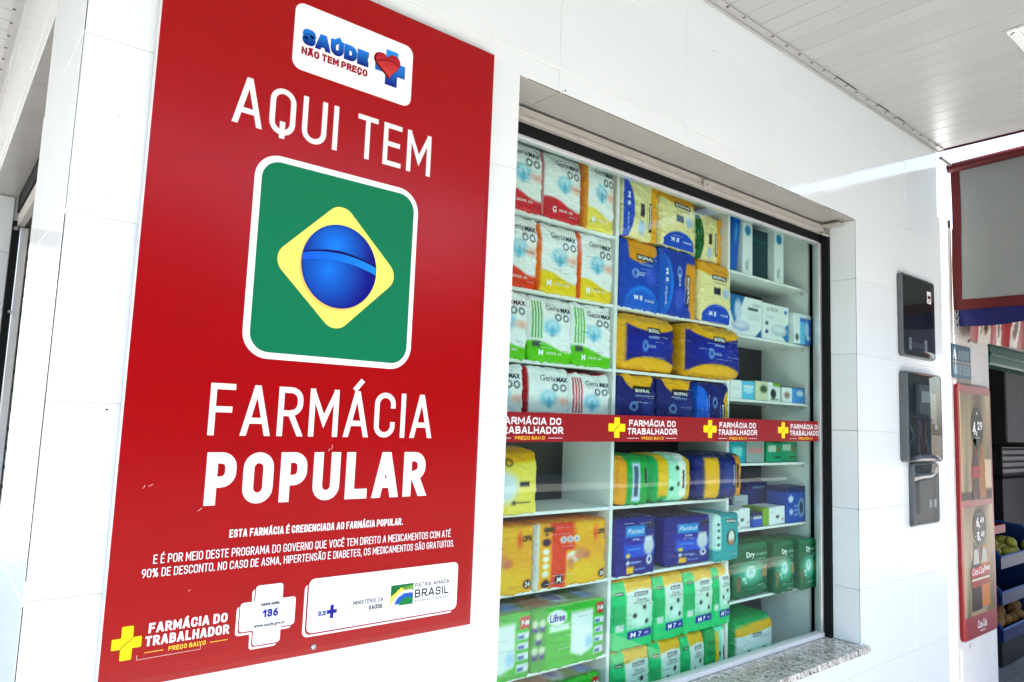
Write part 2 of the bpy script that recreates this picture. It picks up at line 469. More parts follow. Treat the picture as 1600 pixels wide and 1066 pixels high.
def stroke_poly(path, t, closed, ybot, ytop):
    """outline quads of a polyline of stroke width t; ends that reach the box bottom or top are cut level"""
    h = t / 2; n = len(path)
    P = [Vector(p) for p in path]
    Q = [P[0]]
    for p in P[1:]:
        if (p - Q[-1]).length > 1e-6: Q.append(p)
    if closed and (Q[0] - Q[-1]).length < 1e-6: Q.pop()
    P = Q; n = len(P)
    Lf = []; Rt = []
    for k in range(n):
        if closed or 0 < k < n - 1:
            a = (P[k] - P[k - 1]).normalized(); b = (P[(k + 1) % n] - P[k]).normalized()
            na = Vector((-a.y, a.x)); nb = Vector((-b.y, b.x))
            m = (na + nb) * (h / max(1 + na.dot(nb), 0.22))
            Lf.append(P[k] + m); Rt.append(P[k] - m)
        else:
            d = (P[1] - P[0]).normalized() if k == 0 else (P[-1] - P[-2]).normalized()
            nn = Vector((-d.y, d.x)); out = -d if k == 0 else d
            l = P[k] + nn * h; r = P[k] - nn * h
            lev = None
            if abs(d.y) > 0.35 and abs(P[k].y - (ybot + h)) < 1e-4: lev = ybot
            if abs(d.y) > 0.35 and abs(P[k].y - (ytop - h)) < 1e-4: lev = ytop
            if lev is not None:
                l = l + d * ((lev - l.y) / d.y); r = r + d * ((lev - r.y) / d.y)
            else:
                l = l + out * h; r = r + out * h
            Lf.append(l); Rt.append(r)
    quads = []
    rng = range(n) if closed else range(n - 1)
    for k in rng:
        j = (k + 1) % n
        q = [Rt[k], Rt[j], Lf[j], Lf[k]]
        quads.append([(p.x, p.y) for p in q])
    return quads


def stroke_text(s, h, t, width=None, wf=1.0, track=0.16, rad=0.30):
    """list of (quad, layer); lower left at the origin; fitted to width by the glyph width factor"""
    def lay(wf):
        x = 0; pos = []
        for ch in s:
            base = ACC.get(ch, (ch, None))[0]
            w = GL[base][0] * h * wf + (t if base not in ' ' else 0)
            if base == 'I' or base in '.,': w = t
            pos.append((x, w)); x += w + track * h * (0.35 + 0.65 * wf)
        return pos, x - track * h * (0.35 + 0.65 * wf)
    if width:
        lo, hi = 0.15, 4.0
        for _ in range(40):
            wf = (lo + hi) / 2
            if lay(wf)[1] < width: lo = wf
            else: hi = wf
    pos, tot = lay(wf); out = []
    for ch, (x, w) in zip(s, pos):
        base, acc = ACC.get(ch, (ch, None))
        paths = list(GL[base][1]); lay_i = 0; closed = False
        items = []
        for p in paths:
            if p == 'c': closed = True; continue
            items.append((p, closed, False)); closed = False
        if acc:
            for p in ACP[acc]: items.append((p, False, True))
        for p, cl, isacc in items:
            iw = max(w - t, 0.0)
            xo = x
            if isacc and base == 'I': iw = h * 0.3; xo = x - iw / 2
            pts = []
            for q in p:
                px = xo + t / 2 + q[0] * iw; pz = t / 2 + q[1] * (h - t)
                if base in 'AV' and not isacc and q[0] == .5:      # the two legs share one flat apex
                    px += (1 if p[0][0] > .5 else -1) * (t / 2) * (.5 * iw / (h - t))
                if len(q) > 2:
                    pts.append((px, pz, min(rad * h, iw * 0.5)))
                else: pts.append((px, pz))
            tt = t if not isacc else t * 0.95
            poly = round_path(pts, cl, 5)
            for q in stroke_poly(poly, tt, cl, 0, h):
                if base in 'MNKXZ' and not isacc: q = [(min(max(a_, x), x + w), b_) for a_, b_ in q]
                out.append((q, lay_i))
            lay_i += 1
    return out, tot


def add_stroke(mb, s, x, z, h, t, width=None, y=0.0, col=None, dz_dx=0.0, wf=1.0, track=0.16, shear=0.0, align='l', cfun=None, rad=0.30):
    quads, tot = stroke_text(s, h, t, width, wf, track, rad)
    ox = x if align == 'l' else (x - tot / 2 if align == 'c' else x - tot)
    for q, li in quads:
        pts = [(ox + p[0] + shear * p[1], z + p[1] + dz_dx * p[0]) for p in q]
        mb.add([(p[0], y - 0.00012 * li, p[1]) for p in pts], [(0, 1, 2, 3)],
               (col if cfun is None else (lambda P: cfun(P))))
    return tot


FCACHE = {}


def font_mesh(s, bold=0.0, shear=0.0):
    key = (s, bold, shear)
    if key not in FCACHE:
        cu = bpy.data.curves.new('t', 'FONT'); cu.body = s; cu.size = 1.0; cu.align_x = 'LEFT'
        cu.offset = bold; cu.shear = shear; cu.resolution_u = 2; cu.fill_mode = 'FRONT'
        ob = bpy.data.objects.new('t', cu)
        me = ob.to_mesh()
        v = np.zeros(len(me.vertices) * 3); me.vertices.foreach_get('co', v); v = v.reshape(-1, 3)[:, :2].copy()
        f = [tuple(p.vertices) for p in me.polygons]
        fn = []
        for q in f:
            a = sum(v[q[i - 1]][0] * v[q[i]][1] - v[q[i]][0] * v[q[i - 1]][1] for i in range(len(q)))
            fn.append(q if a > 0 else q[::-1])
        ob.to_mesh_clear(); bpy.data.objects.remove(ob); bpy.data.curves.remove(cu)
        if len(v): v[:, 0] -= v[:, 0].min()
        FCACHE[key] = (v, fn)
    return FCACHE[key]


def add_font(mb, s, x, z, width, height=None, y=0.0, col=None, bold=0.0, shear=0.0, dz_dx=0.0):
    """text in the built-in typeface, scaled to the given width (and height of its tallest letter)"""
    v, f = font_mesh(s, bold, shear)
    w0 = v[:, 0].max(); h0 = v[:, 1].max()
    sx = width / w0; sz = (height / h0) if height else sx
    mb.add([(x + p[0] * sx, y, z + p[1] * sz + dz_dx * p[0] * sx) for p in v], f, col)


WHITE = (0.82, 0.82, 0.82)
BLACK = (0.012, 0.012, 0.014)


# ------------------------------------------------------------------ ground, pavement, road
g = MB(); g.add([(-400, -400, -.16), (400, -400, -.16), (400, 400, -.16), (-400, 400, -.16)], [(0, 1, 2, 3)])
tag(g.build('ground', 'earth'), kind='structure')
g = MB(); g.box(-300, 300, -10.0, -3.15, -.30, -.12)
tag(g.build('road', 'cobbles'), kind='structure')
g = MB(); g.box(-2.9, 40, -3.0, 0.0, -.2, 0.0); g.box(-2.9, 0.15, 0.0, 12, -.2, 0.0)
pav = tag(g.build('pavement', 'paving'), kind='structure')
for k in range(22):
    MB().box(-2.9 + k * 1.0, -1.91 + k * 1.0, -3.15, -3.005, -.2, 0.005, b=.012).build('kerb_stone', 'kerb', pav)
g = MB(); g.box(-300, 300, -13.5, -10.0, -.3, 0.0)
tag(g.build('pavement', 'paving'), kind='structure')

# ------------------------------------------------------------------ the pharmacy building
TW, TH = 0.572, 0.3285
XC = 0.150                                   # outer corner of the tiled wall
ROWS = [2.582 + TH * k for k in (1, 0)] + [2.582 - TH * k for k in range(1, 9)]     # joints, top down
ZROWS = sorted([3.075] + [z for z in ROWS if 0 < z < 3.0] + [0.0])
WX0, WX1, WZ0, WZ1 = 1.152, 3.062, 0.695, 2.515
shop = empty('pharmacy_building', (0.15, 0, 0), 'white tiled corner shop building with wide display window and overhanging roof', 'building')
shop.location = (0, 0, 0)

w = MB()
for x0, x1, z0, z1 in ((.1536, WX0 - .008, 0, 3.2), (WX1 + .008, 3.975, 0, 3.2), (3.975, 4.095, 0, 2.72), (WX0 - .008, WX1 + .008, 2.523, 3.2), (WX0 - .008, WX1 + .008, 0, WZ0)):
    w.box(x0, x1, .0016, .20, z0, z1)
front = w.build('front_wall', 'grout_white', shop)

tile_cache = {}


def place_tile(parent, pts, jitter=True):
    """pts: polygon in local XZ; a bevelled tile 8 mm thick whose face lies at y = 0"""
    ox = min(p[0] for p in pts); oz = min(p[1] for p in pts)
    key = tuple((round(p[0] - ox, 4), round(p[1] - oz, 4)) for p in pts)
    if key not in tile_cache:
        cx = max(p[0] for p in key) / 2; cz = max(p[1] for p in key) / 2
        mb = MB(); mb.prism([(p[0] - cx, p[1] - cz) for p in key], 0.0, .0075, inset=.0007)
        o = mb.build('tile', 'tile', parent); tile_cache[key] = (o.data, cx, cz)
    else:
        o = link('tile', tile_cache[key][0], parent)
    _, cx, cz = tile_cache[key]
    o.location = (ox + cx, random.uniform(-.0003, .0003), oz + cz)
    if jitter:
        o.rotation_euler = (random.gauss(0, .0012), 0, random.gauss(0, .0012))
    return o


G = .0008
cols = [XC + TW * k for k in range(7)] + [4.095]
for ci in range(7):
    for ri in range(len(ZROWS) - 1):
        a0, a1, b0, b1 = cols[ci] + G, cols[ci + 1] - G, ZROWS[ri] + G, ZROWS[ri + 1] - G
        if ci == 0: a0 += .0018
        if ci == 6:
            if b0 > 2.7: a1 = 3.975
            elif b1 > 2.72:                   # notched tile beside the lower neighbour
                place_tile(front, [(a0, b0), (a1, b0), (a1, 2.72), (3.975, 2.72), (3.975, b1), (a0, b1)]); continue
        h0, h1, k0, k1 = WX0 - .002, WX1 + .0025, WZ0, WZ1 + .003     # hole
        if a1 <= h0 or a0 >= h1 or b1 <= k0 or b0 >= k1:
            place_tile(front, rect(a0, a1, b0, b1)); continue
        L_, R2, B_, T_ = a0 < h0, a1 > h1, b0 < k0, b1 > k1
        if not (L_ or R2 or B_ or T_): continue
        if L_ and T_: p = [(a0, b0), (h0, b0), (h0, k1), (a1, k1), (a1, b1), (a0, b1)]
        elif L_ and B_: p = [(a0, b0), (a1, b0), (a1, k0), (h0, k0), (h0, b1), (a0, b1)]
        elif R2 and T_: p = [(h1, b0), (a1, b0), (a1, b1), (a0, b1), (a0, k1), (h1, k1)]
        elif R2 and B_: p = [(a0, b0), (a1, b0), (a1, b1), (h1, b1), (h1, k0), (a0, k0)]
        elif L_: p = rect(a0, h0, b0, b1)
        elif R2: p = rect(h1, a1, b0, b1)
        elif T_: p = rect(a0, a1, k1, b1)
        else: p = rect(a0, a1, b0, k0)
        place_tile(front, p)
# tiles that line the window recess
for ri in range(len(ZROWS) - 1):
    z0, z1 = max(ZROWS[ri], .722) + G, min(ZROWS[ri + 1], WZ1 - .001) - G
    if z1 - z0 < .01: continue
    MB().box(WX1, WX1 + .0075, .0012, .114, z0, z1, b=.0008).build('tile', 'tile', front)
    MB().box(WX0 - .0075, WX0, .0012, .114, z0, z1, b=.0008).build('tile', 'tile', front)
for ci in range(7):
    x0, x1 = max(cols[ci], WX0) + G, min(cols[ci + 1], WX1 - .001) - G
    if x1 - x0 < .02: continue
    MB().box(x0, x1, .0012, .122, WZ1, WZ1 + .0075, b=.0008).build('tile', 'soffit_tile_shaded', front)
# dark open joints along the tile edges
for z0, z1, wd in ((2.256, 3.07, .0016), (1.93, 2.25, .0006), (1.30, 1.92, .0013), (.945, 1.26, .0016), (.2, .93, .0008)): MB().box(XC + .0010, XC + .0010 + wd, .0006, .006, z0, z1).build('corner_joint', 'seal', front)
MB().box(WX1 + .0002, WX1 + .0024, .0007, .006, .73, 2.512).build('corner_joint', 'seal', front)
for x0, x1 in ((1.18, 1.30), (1.31, 1.86), (1.88, 2.16), (2.20, 2.43), (2.45, 2.60), (2.80, 3.0)):
    MB().box(x0, x1, .0007, .006, WZ1 + .0003, WZ1 + .0027).build('corner_joint', 'seal', front)

# side wall round the corner (local x runs towards the camera along the street side)
side = MB()
side.box(-.53, -.004, .0016, .20, 0, 3.2); side.box(-2.492, -.53, .0016, .20, 2.523, 3.2); side.box(-7, -2.508, .0016, .20, 0, 3.2)
sidew = side.build('side_wall', 'grout_white', shop, (XC, 0, 0), (0, 0, -PI / 2 + .0078))
scol = [-.001, -.53, -.53 - TW, -.53 - 2 * TW, -.53 - 3 * TW, -2.50, -2.50 - TW, -2.5 - 2 * TW, -2.5 - 3 * TW, -2.5 - 4 * TW, -2.5 - 5 * TW]
for ci in range(len(scol) - 1):
    for ri in range(len(ZROWS) - 1):
        a0, a1, b0, b1 = scol[ci + 1] + G, scol[ci] - G, ZROWS[ri] + G, ZROWS[ri + 1] - G
        if 1 <= ci <= 4:
            if b1 < 2.515: continue
            b0 = max(b0, 2.516)
        if a1 - a0 < .01: continue
        place_tile(sidew, rect(a0, a1, b0, b1))
for k in range(4):      # soffit tiles of the side entrance
    MB().box(-.53 - (k + 1) * .4925 + G, -.53 - k * .4925 - G, .0012, .10, 2.5155, 2.523, b=.0008).build('tile', 'soffit_tile_shaded', sidew)
for ri in range(len(ZROWS) - 1):   # tiled jambs
    z0, z1 = ZROWS[ri] + G, min(ZROWS[ri + 1], 2.513) - G
    if z1 - z0 < .01: continue
    MB().box(-2.508, -2.500, .0012, .088, z0, z1, b=.0008).build('tile', 'tile', sidew)
MB().box(-2.50, -.53, .1005, .20, 2.44, 2.515).build('shutter_slot', 'black_rubber', sidew)
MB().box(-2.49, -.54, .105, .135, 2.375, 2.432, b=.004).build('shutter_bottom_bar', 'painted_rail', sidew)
MB().box(-2.50, -2.475, .089, .116, 0, 2.40).build('shutter_channel', 'black_rubber', sidew)
MB().box(-2.50, -2.45, .1165, .150, 0, 2.37, b=.003).build('guide_rail', 'aluminium', sidew)
MB().box(-.545, -.53, .089, .150, 0, 2.40, b=.003).build('guide_rail', 'aluminium', sidew)
MB().tube([(-2.452, .10, 2.36), (-2.44, .10, 2.36)], .009, 8).build('bolt', 'screw_steel', sidew)
MB().tube([(-2.452, .11, 1.98), (-2.43, .11, 1.98)], .007, 8).build('bolt', 'screw_steel', sidew)
g = MB()
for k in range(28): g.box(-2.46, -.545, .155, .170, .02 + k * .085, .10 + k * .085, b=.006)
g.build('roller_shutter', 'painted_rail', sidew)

# window: frame, rails, glass, shutter rail, sill
MB().box(WX0 - .01, WX1 + .006, .152, .20, 2.436, 2.5145).build('shutter_slot', 'black_rubber', shop)
win = MB(); win.box(WX0 - .01, 3.045, .142, .178, .7205, .739, b=.002)
win = win.build('window_frame', 'frame_white', shop)
MB().box(3.036, WX1 + .006, .1495, .176, .7395, 2.43, b=.002).build('side_stile', 'aluminium', win)
MB().box(WX0 - .008, 1.165, .1495, .176, .7395, 2.43, b=.002).build('side_stile', 'aluminium', win)
MB().box(1.1655, 3.0355, .1495, .176, 2.422, 2.4345, b=.002).build('top_rail', 'aluminium', win)
MB().box(1.1655, 3.0355, .1605, .1655, .7395, 2.4215).build('glass_pane', 'glass', win)
MB().box(3.050, WX1 + .006, .1165, .1480, .7205, 2.463).build('shutter_channel', 'black_rubber', win)
MB().tube([(3.05, .149, 2.27), (3.05, .146, 2.27)], .006, 8).build('bolt', 'screw_steel', win)
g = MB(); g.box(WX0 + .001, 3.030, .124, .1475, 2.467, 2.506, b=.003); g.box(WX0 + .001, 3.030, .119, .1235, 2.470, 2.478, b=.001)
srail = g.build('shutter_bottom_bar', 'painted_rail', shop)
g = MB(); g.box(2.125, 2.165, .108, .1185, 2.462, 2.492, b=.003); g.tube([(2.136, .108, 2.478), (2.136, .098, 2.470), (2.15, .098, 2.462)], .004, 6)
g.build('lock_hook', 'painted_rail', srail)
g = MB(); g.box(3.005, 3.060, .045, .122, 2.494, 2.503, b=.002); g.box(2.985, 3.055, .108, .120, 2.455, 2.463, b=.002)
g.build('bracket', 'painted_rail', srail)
g = MB(); g.prism(rect(1.10, 3.092, -.0, .0249), -.028, .141, inset=.002)
o = g.build('window_sill', 'granite', shop, (0, 0, .6951))

# interior behind the display shelves
g = MB()
g.box(.36, 4.0, 2.6, 2.7, 0, 3.2); g.box(.36, 4.0, .21, 2.6, -.1, .02); g.box(.36, 4.0, .21, 2.6, 3.0, 3.07)
g.box(.30, .36, .21, 2.7, 0, 3.2); g.box(3.98, 4.06, .21, 2.7, 0, 3.2)
tag(g.build('interior_wall', 'room'), kind='structure')

# ------------------------------------------------------------------ ceiling under the overhanging roof
ZC = 3.080
g = MB(); g.box(-2.6, 4.0, -2.70, 0.0, ZC + .016, ZC + .20); g.box(-2.6, 0.15, 0.0, 7, ZC + .016, ZC + .20); g.box(.15, 4.0, 0, 7, 3.2, 3.30)
ceil = tag(g.build('ceiling', 'roof'), kind='structure')
PS = .0965
slat_me = None
k = 0
x = 2.205 - 48 * PS
while x < 3.96:
    if slat_me is None:
        mb = MB()
        prof = [(-PS / 2 + .0006, .002), (-PS / 2 + .003, 0), (PS / 2 - .003, 0), (PS / 2 - .0006, .002), (PS / 2 - .001, .012), (-PS / 2 + .001, .012)]
        n = len(prof)
        vs = [(p[0], -2.50, p[1]) for p in prof] + [(p[0], -.003, p[1]) for p in prof]
        fs = [tuple(range(n)), tuple(range(2 * n - 1, n - 1, -1))] + [(i, i + n, (i + 1) % n + n, (i + 1) % n) for i in range(n)]
        mb.add(vs, fs); o = mb.build('slat', 'slat', ceil); slat_me = o.data
    else:
        o = link('slat', slat_me, ceil)
    o.location = (x, 0, ZC + random.uniform(-.0004, .0006)); x += PS
y = .05
while y < 6.0:
    o = link('slat', slat_me, ceil, (.142, y, ZC), (0, 0, -PI / 2)); y += PS
# wall moulding and its screws
mo = MB(); mo.box(.16, 3.985, -.036, -.0015, ZC - .007, ZC - .0015, b=.002); mo.box(.16, 3.985, -.010, -.0015, ZC - .016, ZC - .0075, b=.002)
mo = mo.build('wall_moulding', 'trim', ceil)
ms = MB(); ms.box(.105, .145, .02, 6.0, ZC - .007, ZC - .0015, b=.002)
ms.build('wall_moulding', 'trim', ceil)
MB().box(4.0005, 4.012, -2.69, -.002, ZC - .004, ZC + .03).build('end_trim', 'tarp_red', ceil)
sc_me = None
for i in range(44):
    xx = 2.253 + (i - 24) * PS + (random.uniform(-.004, .004))
    if not .2 < xx < 3.97 or random.random() < .06: continue
    if sc_me is None:
        o = MB().ball((0, 0, 0), .0065, 8, 4, (1, 1, .45)).build('screw', 'screw', mo, smooth=True); sc_me = o.data
    else: o = link('screw', sc_me, mo)
    o.location = (xx, -.031, ZC - .008)
for i in range(40):
    o = link('screw', sc_me, mo, (.109, .5 + i * .13, ZC - .008))
for a, b in ((2.83, 3.01), (3.21, 3.33), (3.42, 3.50)):
    MB().box(a, b, -.0385, -.0365, ZC - .004, ZC - .0005).build('open_gap', 'dark', mo)
# square ceiling lamp, switched off
lamp = empty('ceiling_lamp', (3.07, -.76, ZC), 'square white recessed lamp, switched off, in the slatted ceiling', 'lamp')
g = MB()
for x0, x1, y0, y1 in ((-.14, .14, -.14, -.105), (-.14, .14, .105, .14), (-.14, -.105, -.1045, .1045), (.105, .14, -.1045, .1045)):
    g.box(x0, x1, y0, y1, -.014, -.001, b=.003)
g.build('lamp_frame', 'frame_white', lamp)
MB().box(-.104, .104, -.104, .104, -.008, -.001).build('diffuser', 'lamp_glass', lamp)
for dx, dy in ((-.122, .128), (.122, .128), (-.128, .12)):
    MB().ball((dx, dy, -.0145), .004, 6, 4).build('screw', 'screw', lamp)

# ------------------------------------------------------------------ the big red wall sign
SX0, SX1, SZ0, SZ1, SY = .267, 1.0445, 1.1075, 2.5255, -.025
sign = empty('wall_sign', (.656, -.004, 1.1075), 'tall red wall sign with a green, yellow and blue flag emblem and white lettering', 'sign')


def sb(mb, name, material='print', parent=None, smooth=False):
    """build a piece of the sign from world coordinates"""
    p = parent or sign
    o = mb.build(name, material, p, smooth=smooth)
    o.matrix_parent_inverse = Matrix.Identity(4)
    off = sign.location if p is sign else Vector((0, 0, 0))
    if p is sign: o.location = -Vector(off)
    return o


g = MB(); g.prism(rect(SX0 - .0012, SX1 + .0012, SZ0 - .0012, SZ1 + .0012), -.0225, -.004, inset=.001)
sb(g, 'backing_board', 'sign_edge')
g = MB()
o_ = rect(SX0, SX1, SZ0, SZ1); i_ = rect(SX0 + .012, SX1 - .012, SZ0 + .012, SZ1 - .012)
g.add([(p[0], SY + .0016, p[1]) for p in o_] + [(p[0], SY, p[1]) for p in i_] + [(p[0], -.0227, p[1]) for p in o_],
      [(4, 5, 6, 7), (0, 1, 5, 4), (1, 2, 6, 5), (2, 3, 7, 6), (3, 0, 4, 7), (8, 9, 1, 0), (9, 10, 2, 1), (10, 11, 3, 2), (11, 8, 0, 3)])
sb(g, 'face_panel', 'vinyl_red')
for sx, sz in ((.651, 1.1215),):
    g = MB(); g.ball((sx, SY - .001, sz), .0062, 10, 6, (1, .5, 1)); sb(g, 'screw', 'screw_steel', smooth=True)
Y1, Y2, Y3, Y4, Y5 = [SY - .0006 * k for k in (1, 2, 3, 4, 5)]
cW = hexc('#f2f6f6')
# slogan card at the top
g = MB(); g.poly(rrect(.518, .8045, 2.307, 2.4535, .021), Y1, cW); card = sb(g, 'slogan_card')


def vgrad(z0, z1, c0, c1):
    def f(P):
        t = min(max((P[2] - z0) / (z1 - z0), 0), 1)
        return tuple(a + (b - a) * t for a, b in zip(c0, c1))
    return f


g = MB(); add_stroke(g, 'SAÚDE', .5365, 2.3655, .0355, .0125, .155, Y2, cfun=vgrad(2.366, 2.405, hexc('#05066f'), hexc('#1d82e2')), track=.02, rad=.42)
sb(g, 'lettering', parent=card)
g = MB(); add_stroke(g, 'NÃO TEM PREÇO', .5365, 2.3425, .0165, .0042, .154, Y2, hexc('#970c24'), track=.09)
sb(g, 'lettering', parent=card)
cx, cz, hl, hw = .750, 2.384, .042, .0155
g = MB()
pl = [(cx - hw, cz - hl), (cx + hw, cz - hl), (cx + hw, cz - hw), (cx + hl * .84, cz - hw), (cx + hl * .84, cz + hw), (cx + hw, cz + hw),
      (cx + hw, cz + hl), (cx - hw, cz + hl), (cx - hw, cz + hw), (cx - hl, cz + hw), (cx - hl, cz - hw), (cx - hw, cz - hw)]
g.add([(p[0], Y2, p[1]) for p in pl], [tuple(range(12))], vgrad(2.342, 2.426, hexc('#05077c'), hexc('#2a93ea')))
sb(g, 'cross_emblem', parent=card)


def heart(cx, cz, s, rot, n=40):
    pts = []
    for k in range(n):
        t = 2 * PI * k / n
        x = 16 * math.sin(t) ** 3 / 17.0; z = (13 * math.cos(t) - 5 * math.cos(2 * t) - 2 * math.cos(3 * t) - math.cos(4 * t)) / 17.0
        x *= -1
        pts.append((cx + s * (x * math.cos(rot) - z * math.sin(rot)), cz + s * (x * math.sin(rot) + z * math.cos(rot))))
    return pts


g = MB(); g.poly(heart(.7385, 2.389, .036, .12), Y3, hexc('#5e0712')); sb(g, 'heart_emblem', parent=card)
g = MB(); hp = heart(.741, 2.391, .0335, .12)
g.add([(p[0], Y4, p[1]) for p in hp], [tuple(range(len(hp)))], vgrad(2.36, 2.415, hexc('#d0463c'), hexc('#a4122a'))); sb(g, 'heart_emblem', parent=card)
g = MB(); arc = [(.713 + .058 * t, 2.388 + .012 * math.sin(PI * (t * .8 + .05))) for t in np.linspace(0, 1, 9)]
for q in stroke_poly(arc, .0016, False, -1, 9): g.add([(p[0], Y5, p[1]) for p in q], [(0, 1, 2, 3)], hexc('#3a040c'))
sb(g, 'heart_emblem', parent=card)
# main lettering
for s, x, z, h, t, wd in (('AQUI TEM', .409, 2.156, .0985, .0112, .458), ('FARMÁCIA', .4105, 1.5435, .0985, .0115, .496), ('POPULAR', .414, 1.413, .0985, .0208, .482),
                          ('ESTA FARMÁCIA É CREDENCIADA AO FARMÁCIA POPULAR.', .466, 1.3512, .0150, .0026, .378),
                          ('E É POR MEIO DESTE PROGRAMA DO GOVERNO QUE VOCÊ TEM DIREITO A MEDICAMENTOS COM ATÉ', .3365, 1.3155, .0158, .0017, .6385),
                          ('90% DE DESCONTO. NO CASO DE ASMA, HIPERTENSÃO E DIABETES, OS MEDICAMENTOS SÃO GRATUITOS.', .3195, 1.2925, .0152, .0017, .666)):
    g = MB(); add_stroke(g, s, x, z, h, t, wd, Y1, WHITE, track=.17 if h > .05 else .13)
    sb(g, 'lettering')
# flag emblem
g = MB(); g.poly(rrect(.4605, .8405, 1.6955, 2.1115, .052, 10), Y1, cW); flag = sb(g, 'flag_emblem')
g = MB(); g.poly(rrect(.4745, .829, 1.7085, 2.0985, .039, 10), Y2, hexc('#04724a')); sb(g, 'green_field', parent=flag)
dp = round_path([(.652, 1.7585, .034), (.8005, 1.9025, .034), (.650, 2.0485, .034), (.5035, 1.9015, .034)], True, 8)
g = MB(); g.poly(dp, Y3, hexc('#f6ec6a')); sb(g, 'yellow_diamond', parent=flag)
gcx, gcz, grx, grz = .6545, 1.905, .0868, .0905
g = MB(); g.poly(ellipse(gcx - .004, gcz - .0055, grx, grz, 48), SY - .0021, hexc('#efc45c')); sb(g, 'printed_shade', parent=flag)
g = MB(); vs = []; fs = []; cs = []
NR, NS = 14, 56
for i in range(NR + 1):
    for j in range(NS):
        r = i / NR; a = 2 * PI * j / NS; u, v = r * math.cos(a), r * math.sin(a)
        vs.append((gcx + grx * u, Y4, gcz + grz * v))
        band = .12 + .16 * (1 - (u + .12) ** 2)
        if v > band: t = max(0, 1 - math.hypot(u + .15, v - .45) / 1.0)
        else: t = max(0, 1 - math.hypot(u + .30, v + .12) / 1.1) * .85
        t = t ** 1.3
        c0, c1 = hexc('#05057a'), hexc('#0b7bea')
        if r > .93: t *= .4
        cs.append(tuple(a_ + (b_ - a_) * t for a_, b_ in zip(c0, c1)))
for i in range(NR):
    for j in range(NS): fs.append((i * NS + j, (i + 1) * NS + j, (i + 1) * NS + (j + 1) % NS, i * NS + (j + 1) % NS))
g.add(vs, fs); g.c = cs; globe = sb(g, 'blue_globe', parent=flag)
for dz, th, c0, c1 in ((.012, .005, '#04045c', '#04044e'), (.0, .0165, '#0a55cf', '#1183e8')):
    g = MB(); us = np.linspace(-.985, .985, 25); top = []; bot = []
    for u in us:
        lim = math.sqrt(max(0, 1 - u * u)) * grz
        zc = .12 * grz + .16 * grz * (1 - (u + .12) ** 2) - .006
        top.append((gcx + grx * u, gcz + min(zc + dz * (1 - .3 * abs(u)) + th / 2, lim * .99))); bot.append((gcx + grx * u, gcz + max(min(zc + dz * .8 - th / 2, lim * .95), -lim)))
    for k in range(24):
        t = k / 23
        cc = tuple(a_ + (b_ - a_) * t for a_, b_ in zip(hexc(c0), hexc(c1)))
        g.add([(bot[k][0], Y5, bot[k][1]), (bot[k + 1][0], Y5, bot[k + 1][1]), (top[k + 1][0], Y5, top[k + 1][1]), (top[k][0], Y5, top[k][1])], [(0, 1, 2, 3)], cc)
    for q in range(len(g.v)):
        pass
    if dz == 0: g.v = [(a, b - .0004, c) for a, b, c in g.v]
    sb(g, 'globe_band', parent=flag)
# bottom row of cards
VR = hexc('#9a0005')
def plus(cx, cz, hx, hz, w, r=.006):
    return round_path([(cx - w, cz - hz, r), (cx + w, cz - hz, r), (cx + w, cz - w, r * .5), (cx + hx, cz - w, r), (cx + hx, cz + w, r), (cx + w, cz + w, r * .5),
                       (cx + w, cz + hz, r), (cx - w, cz + hz, r), (cx - w, cz + w, r * .5), (cx - hx, cz + w, r), (cx - hx, cz - w, r), (cx - w, cz - w, r * .5)], True, 4)
pc = MB(); pc.poly(plus(.5515, 1.200, .0545, .056, .027), Y3, cW)
pc.poly(plus(.5495, 1.1975, .0545, .056, .027), Y2, VR); pc.poly(plus(.5455, 1.1935, .0545, .056, .027), Y1, cW)
pcard = sb(pc, 'hotline_card')
g = MB(); ov = ellipse(.556, 1.202, .0215, .0115, 28)
for q in stroke_poly(ov, .0008, True, -1, 9): g.add([(p[0], Y4, p[1]) for p in q], [(0, 1, 2, 3)], hexc('#8aa0d8'))
add_stroke(g, '136', .5405, 1.1945, .015, .0036, .031, Y4, hexc('#101a8c'), track=.12)
add_stroke(g, 'DISQUE SAÚDE', .5365, 1.2165, .0052, .0011, .0365, Y4, BLACK)
add_font(g, 'Ouvidoria Geral do SUS', .534, 1.1862, .040, .0026, Y4, hexc('#556655'))
add_font(g, 'www.saude.gov.br', .5245, 1.1775, .0630, .0068, Y4, BLACK, bold=.02)
sb(g, 'lettering', parent=pcard)
bc = MB(); bc.poly(rrect(.6325, .9995, 1.1495, 1.2565, .012), Y3, cW)
bc.poly(rrect(.6295, .9965, 1.1465, 1.2535, .012), Y2, VR); bc.poly(rrect(.6245, .9905, 1.1425, 1.2475, .012), Y1, cW)
bcard = sb(bc, 'partner_card')
g = MB(); nv = hexc('#121a86'); dk = hexc('#15181c')
add_font(g, 'SUS', .6550, 1.1810, .0180, .0095, Y4, nv, bold=.045)
g.poly(plus(.6855, 1.1865, .0112, .0135, .0038, .0006), Y4, nv)
g.poly(rect(.7138, .7148, 1.176, 1.206), Y4, hexc('#707880'))
add_stroke(g, 'MINISTÉRIO DA', .7325, 1.1922, .0088, .0014, .0715, Y4, hexc('#2c343c'))
add_stroke(g, 'SAÚDE', .770, 1.1780, .0090, .0019, .0335, Y4, BLACK)
add_stroke(g, 'PÁTRIA AMADA', .884, 1.2115, .0090, .0014, .0915, Y4, dk)
add_stroke(g, 'BRASIL', .884, 1.1885, .0180, .0030, .0915, Y4, dk)
add_stroke(g, 'GOVERNO FEDERAL', .884, 1.1792, .0046, .0011, .0915, Y4, hexc('#444c54'), track=.7)
sb(g, 'lettering', parent=bcard)
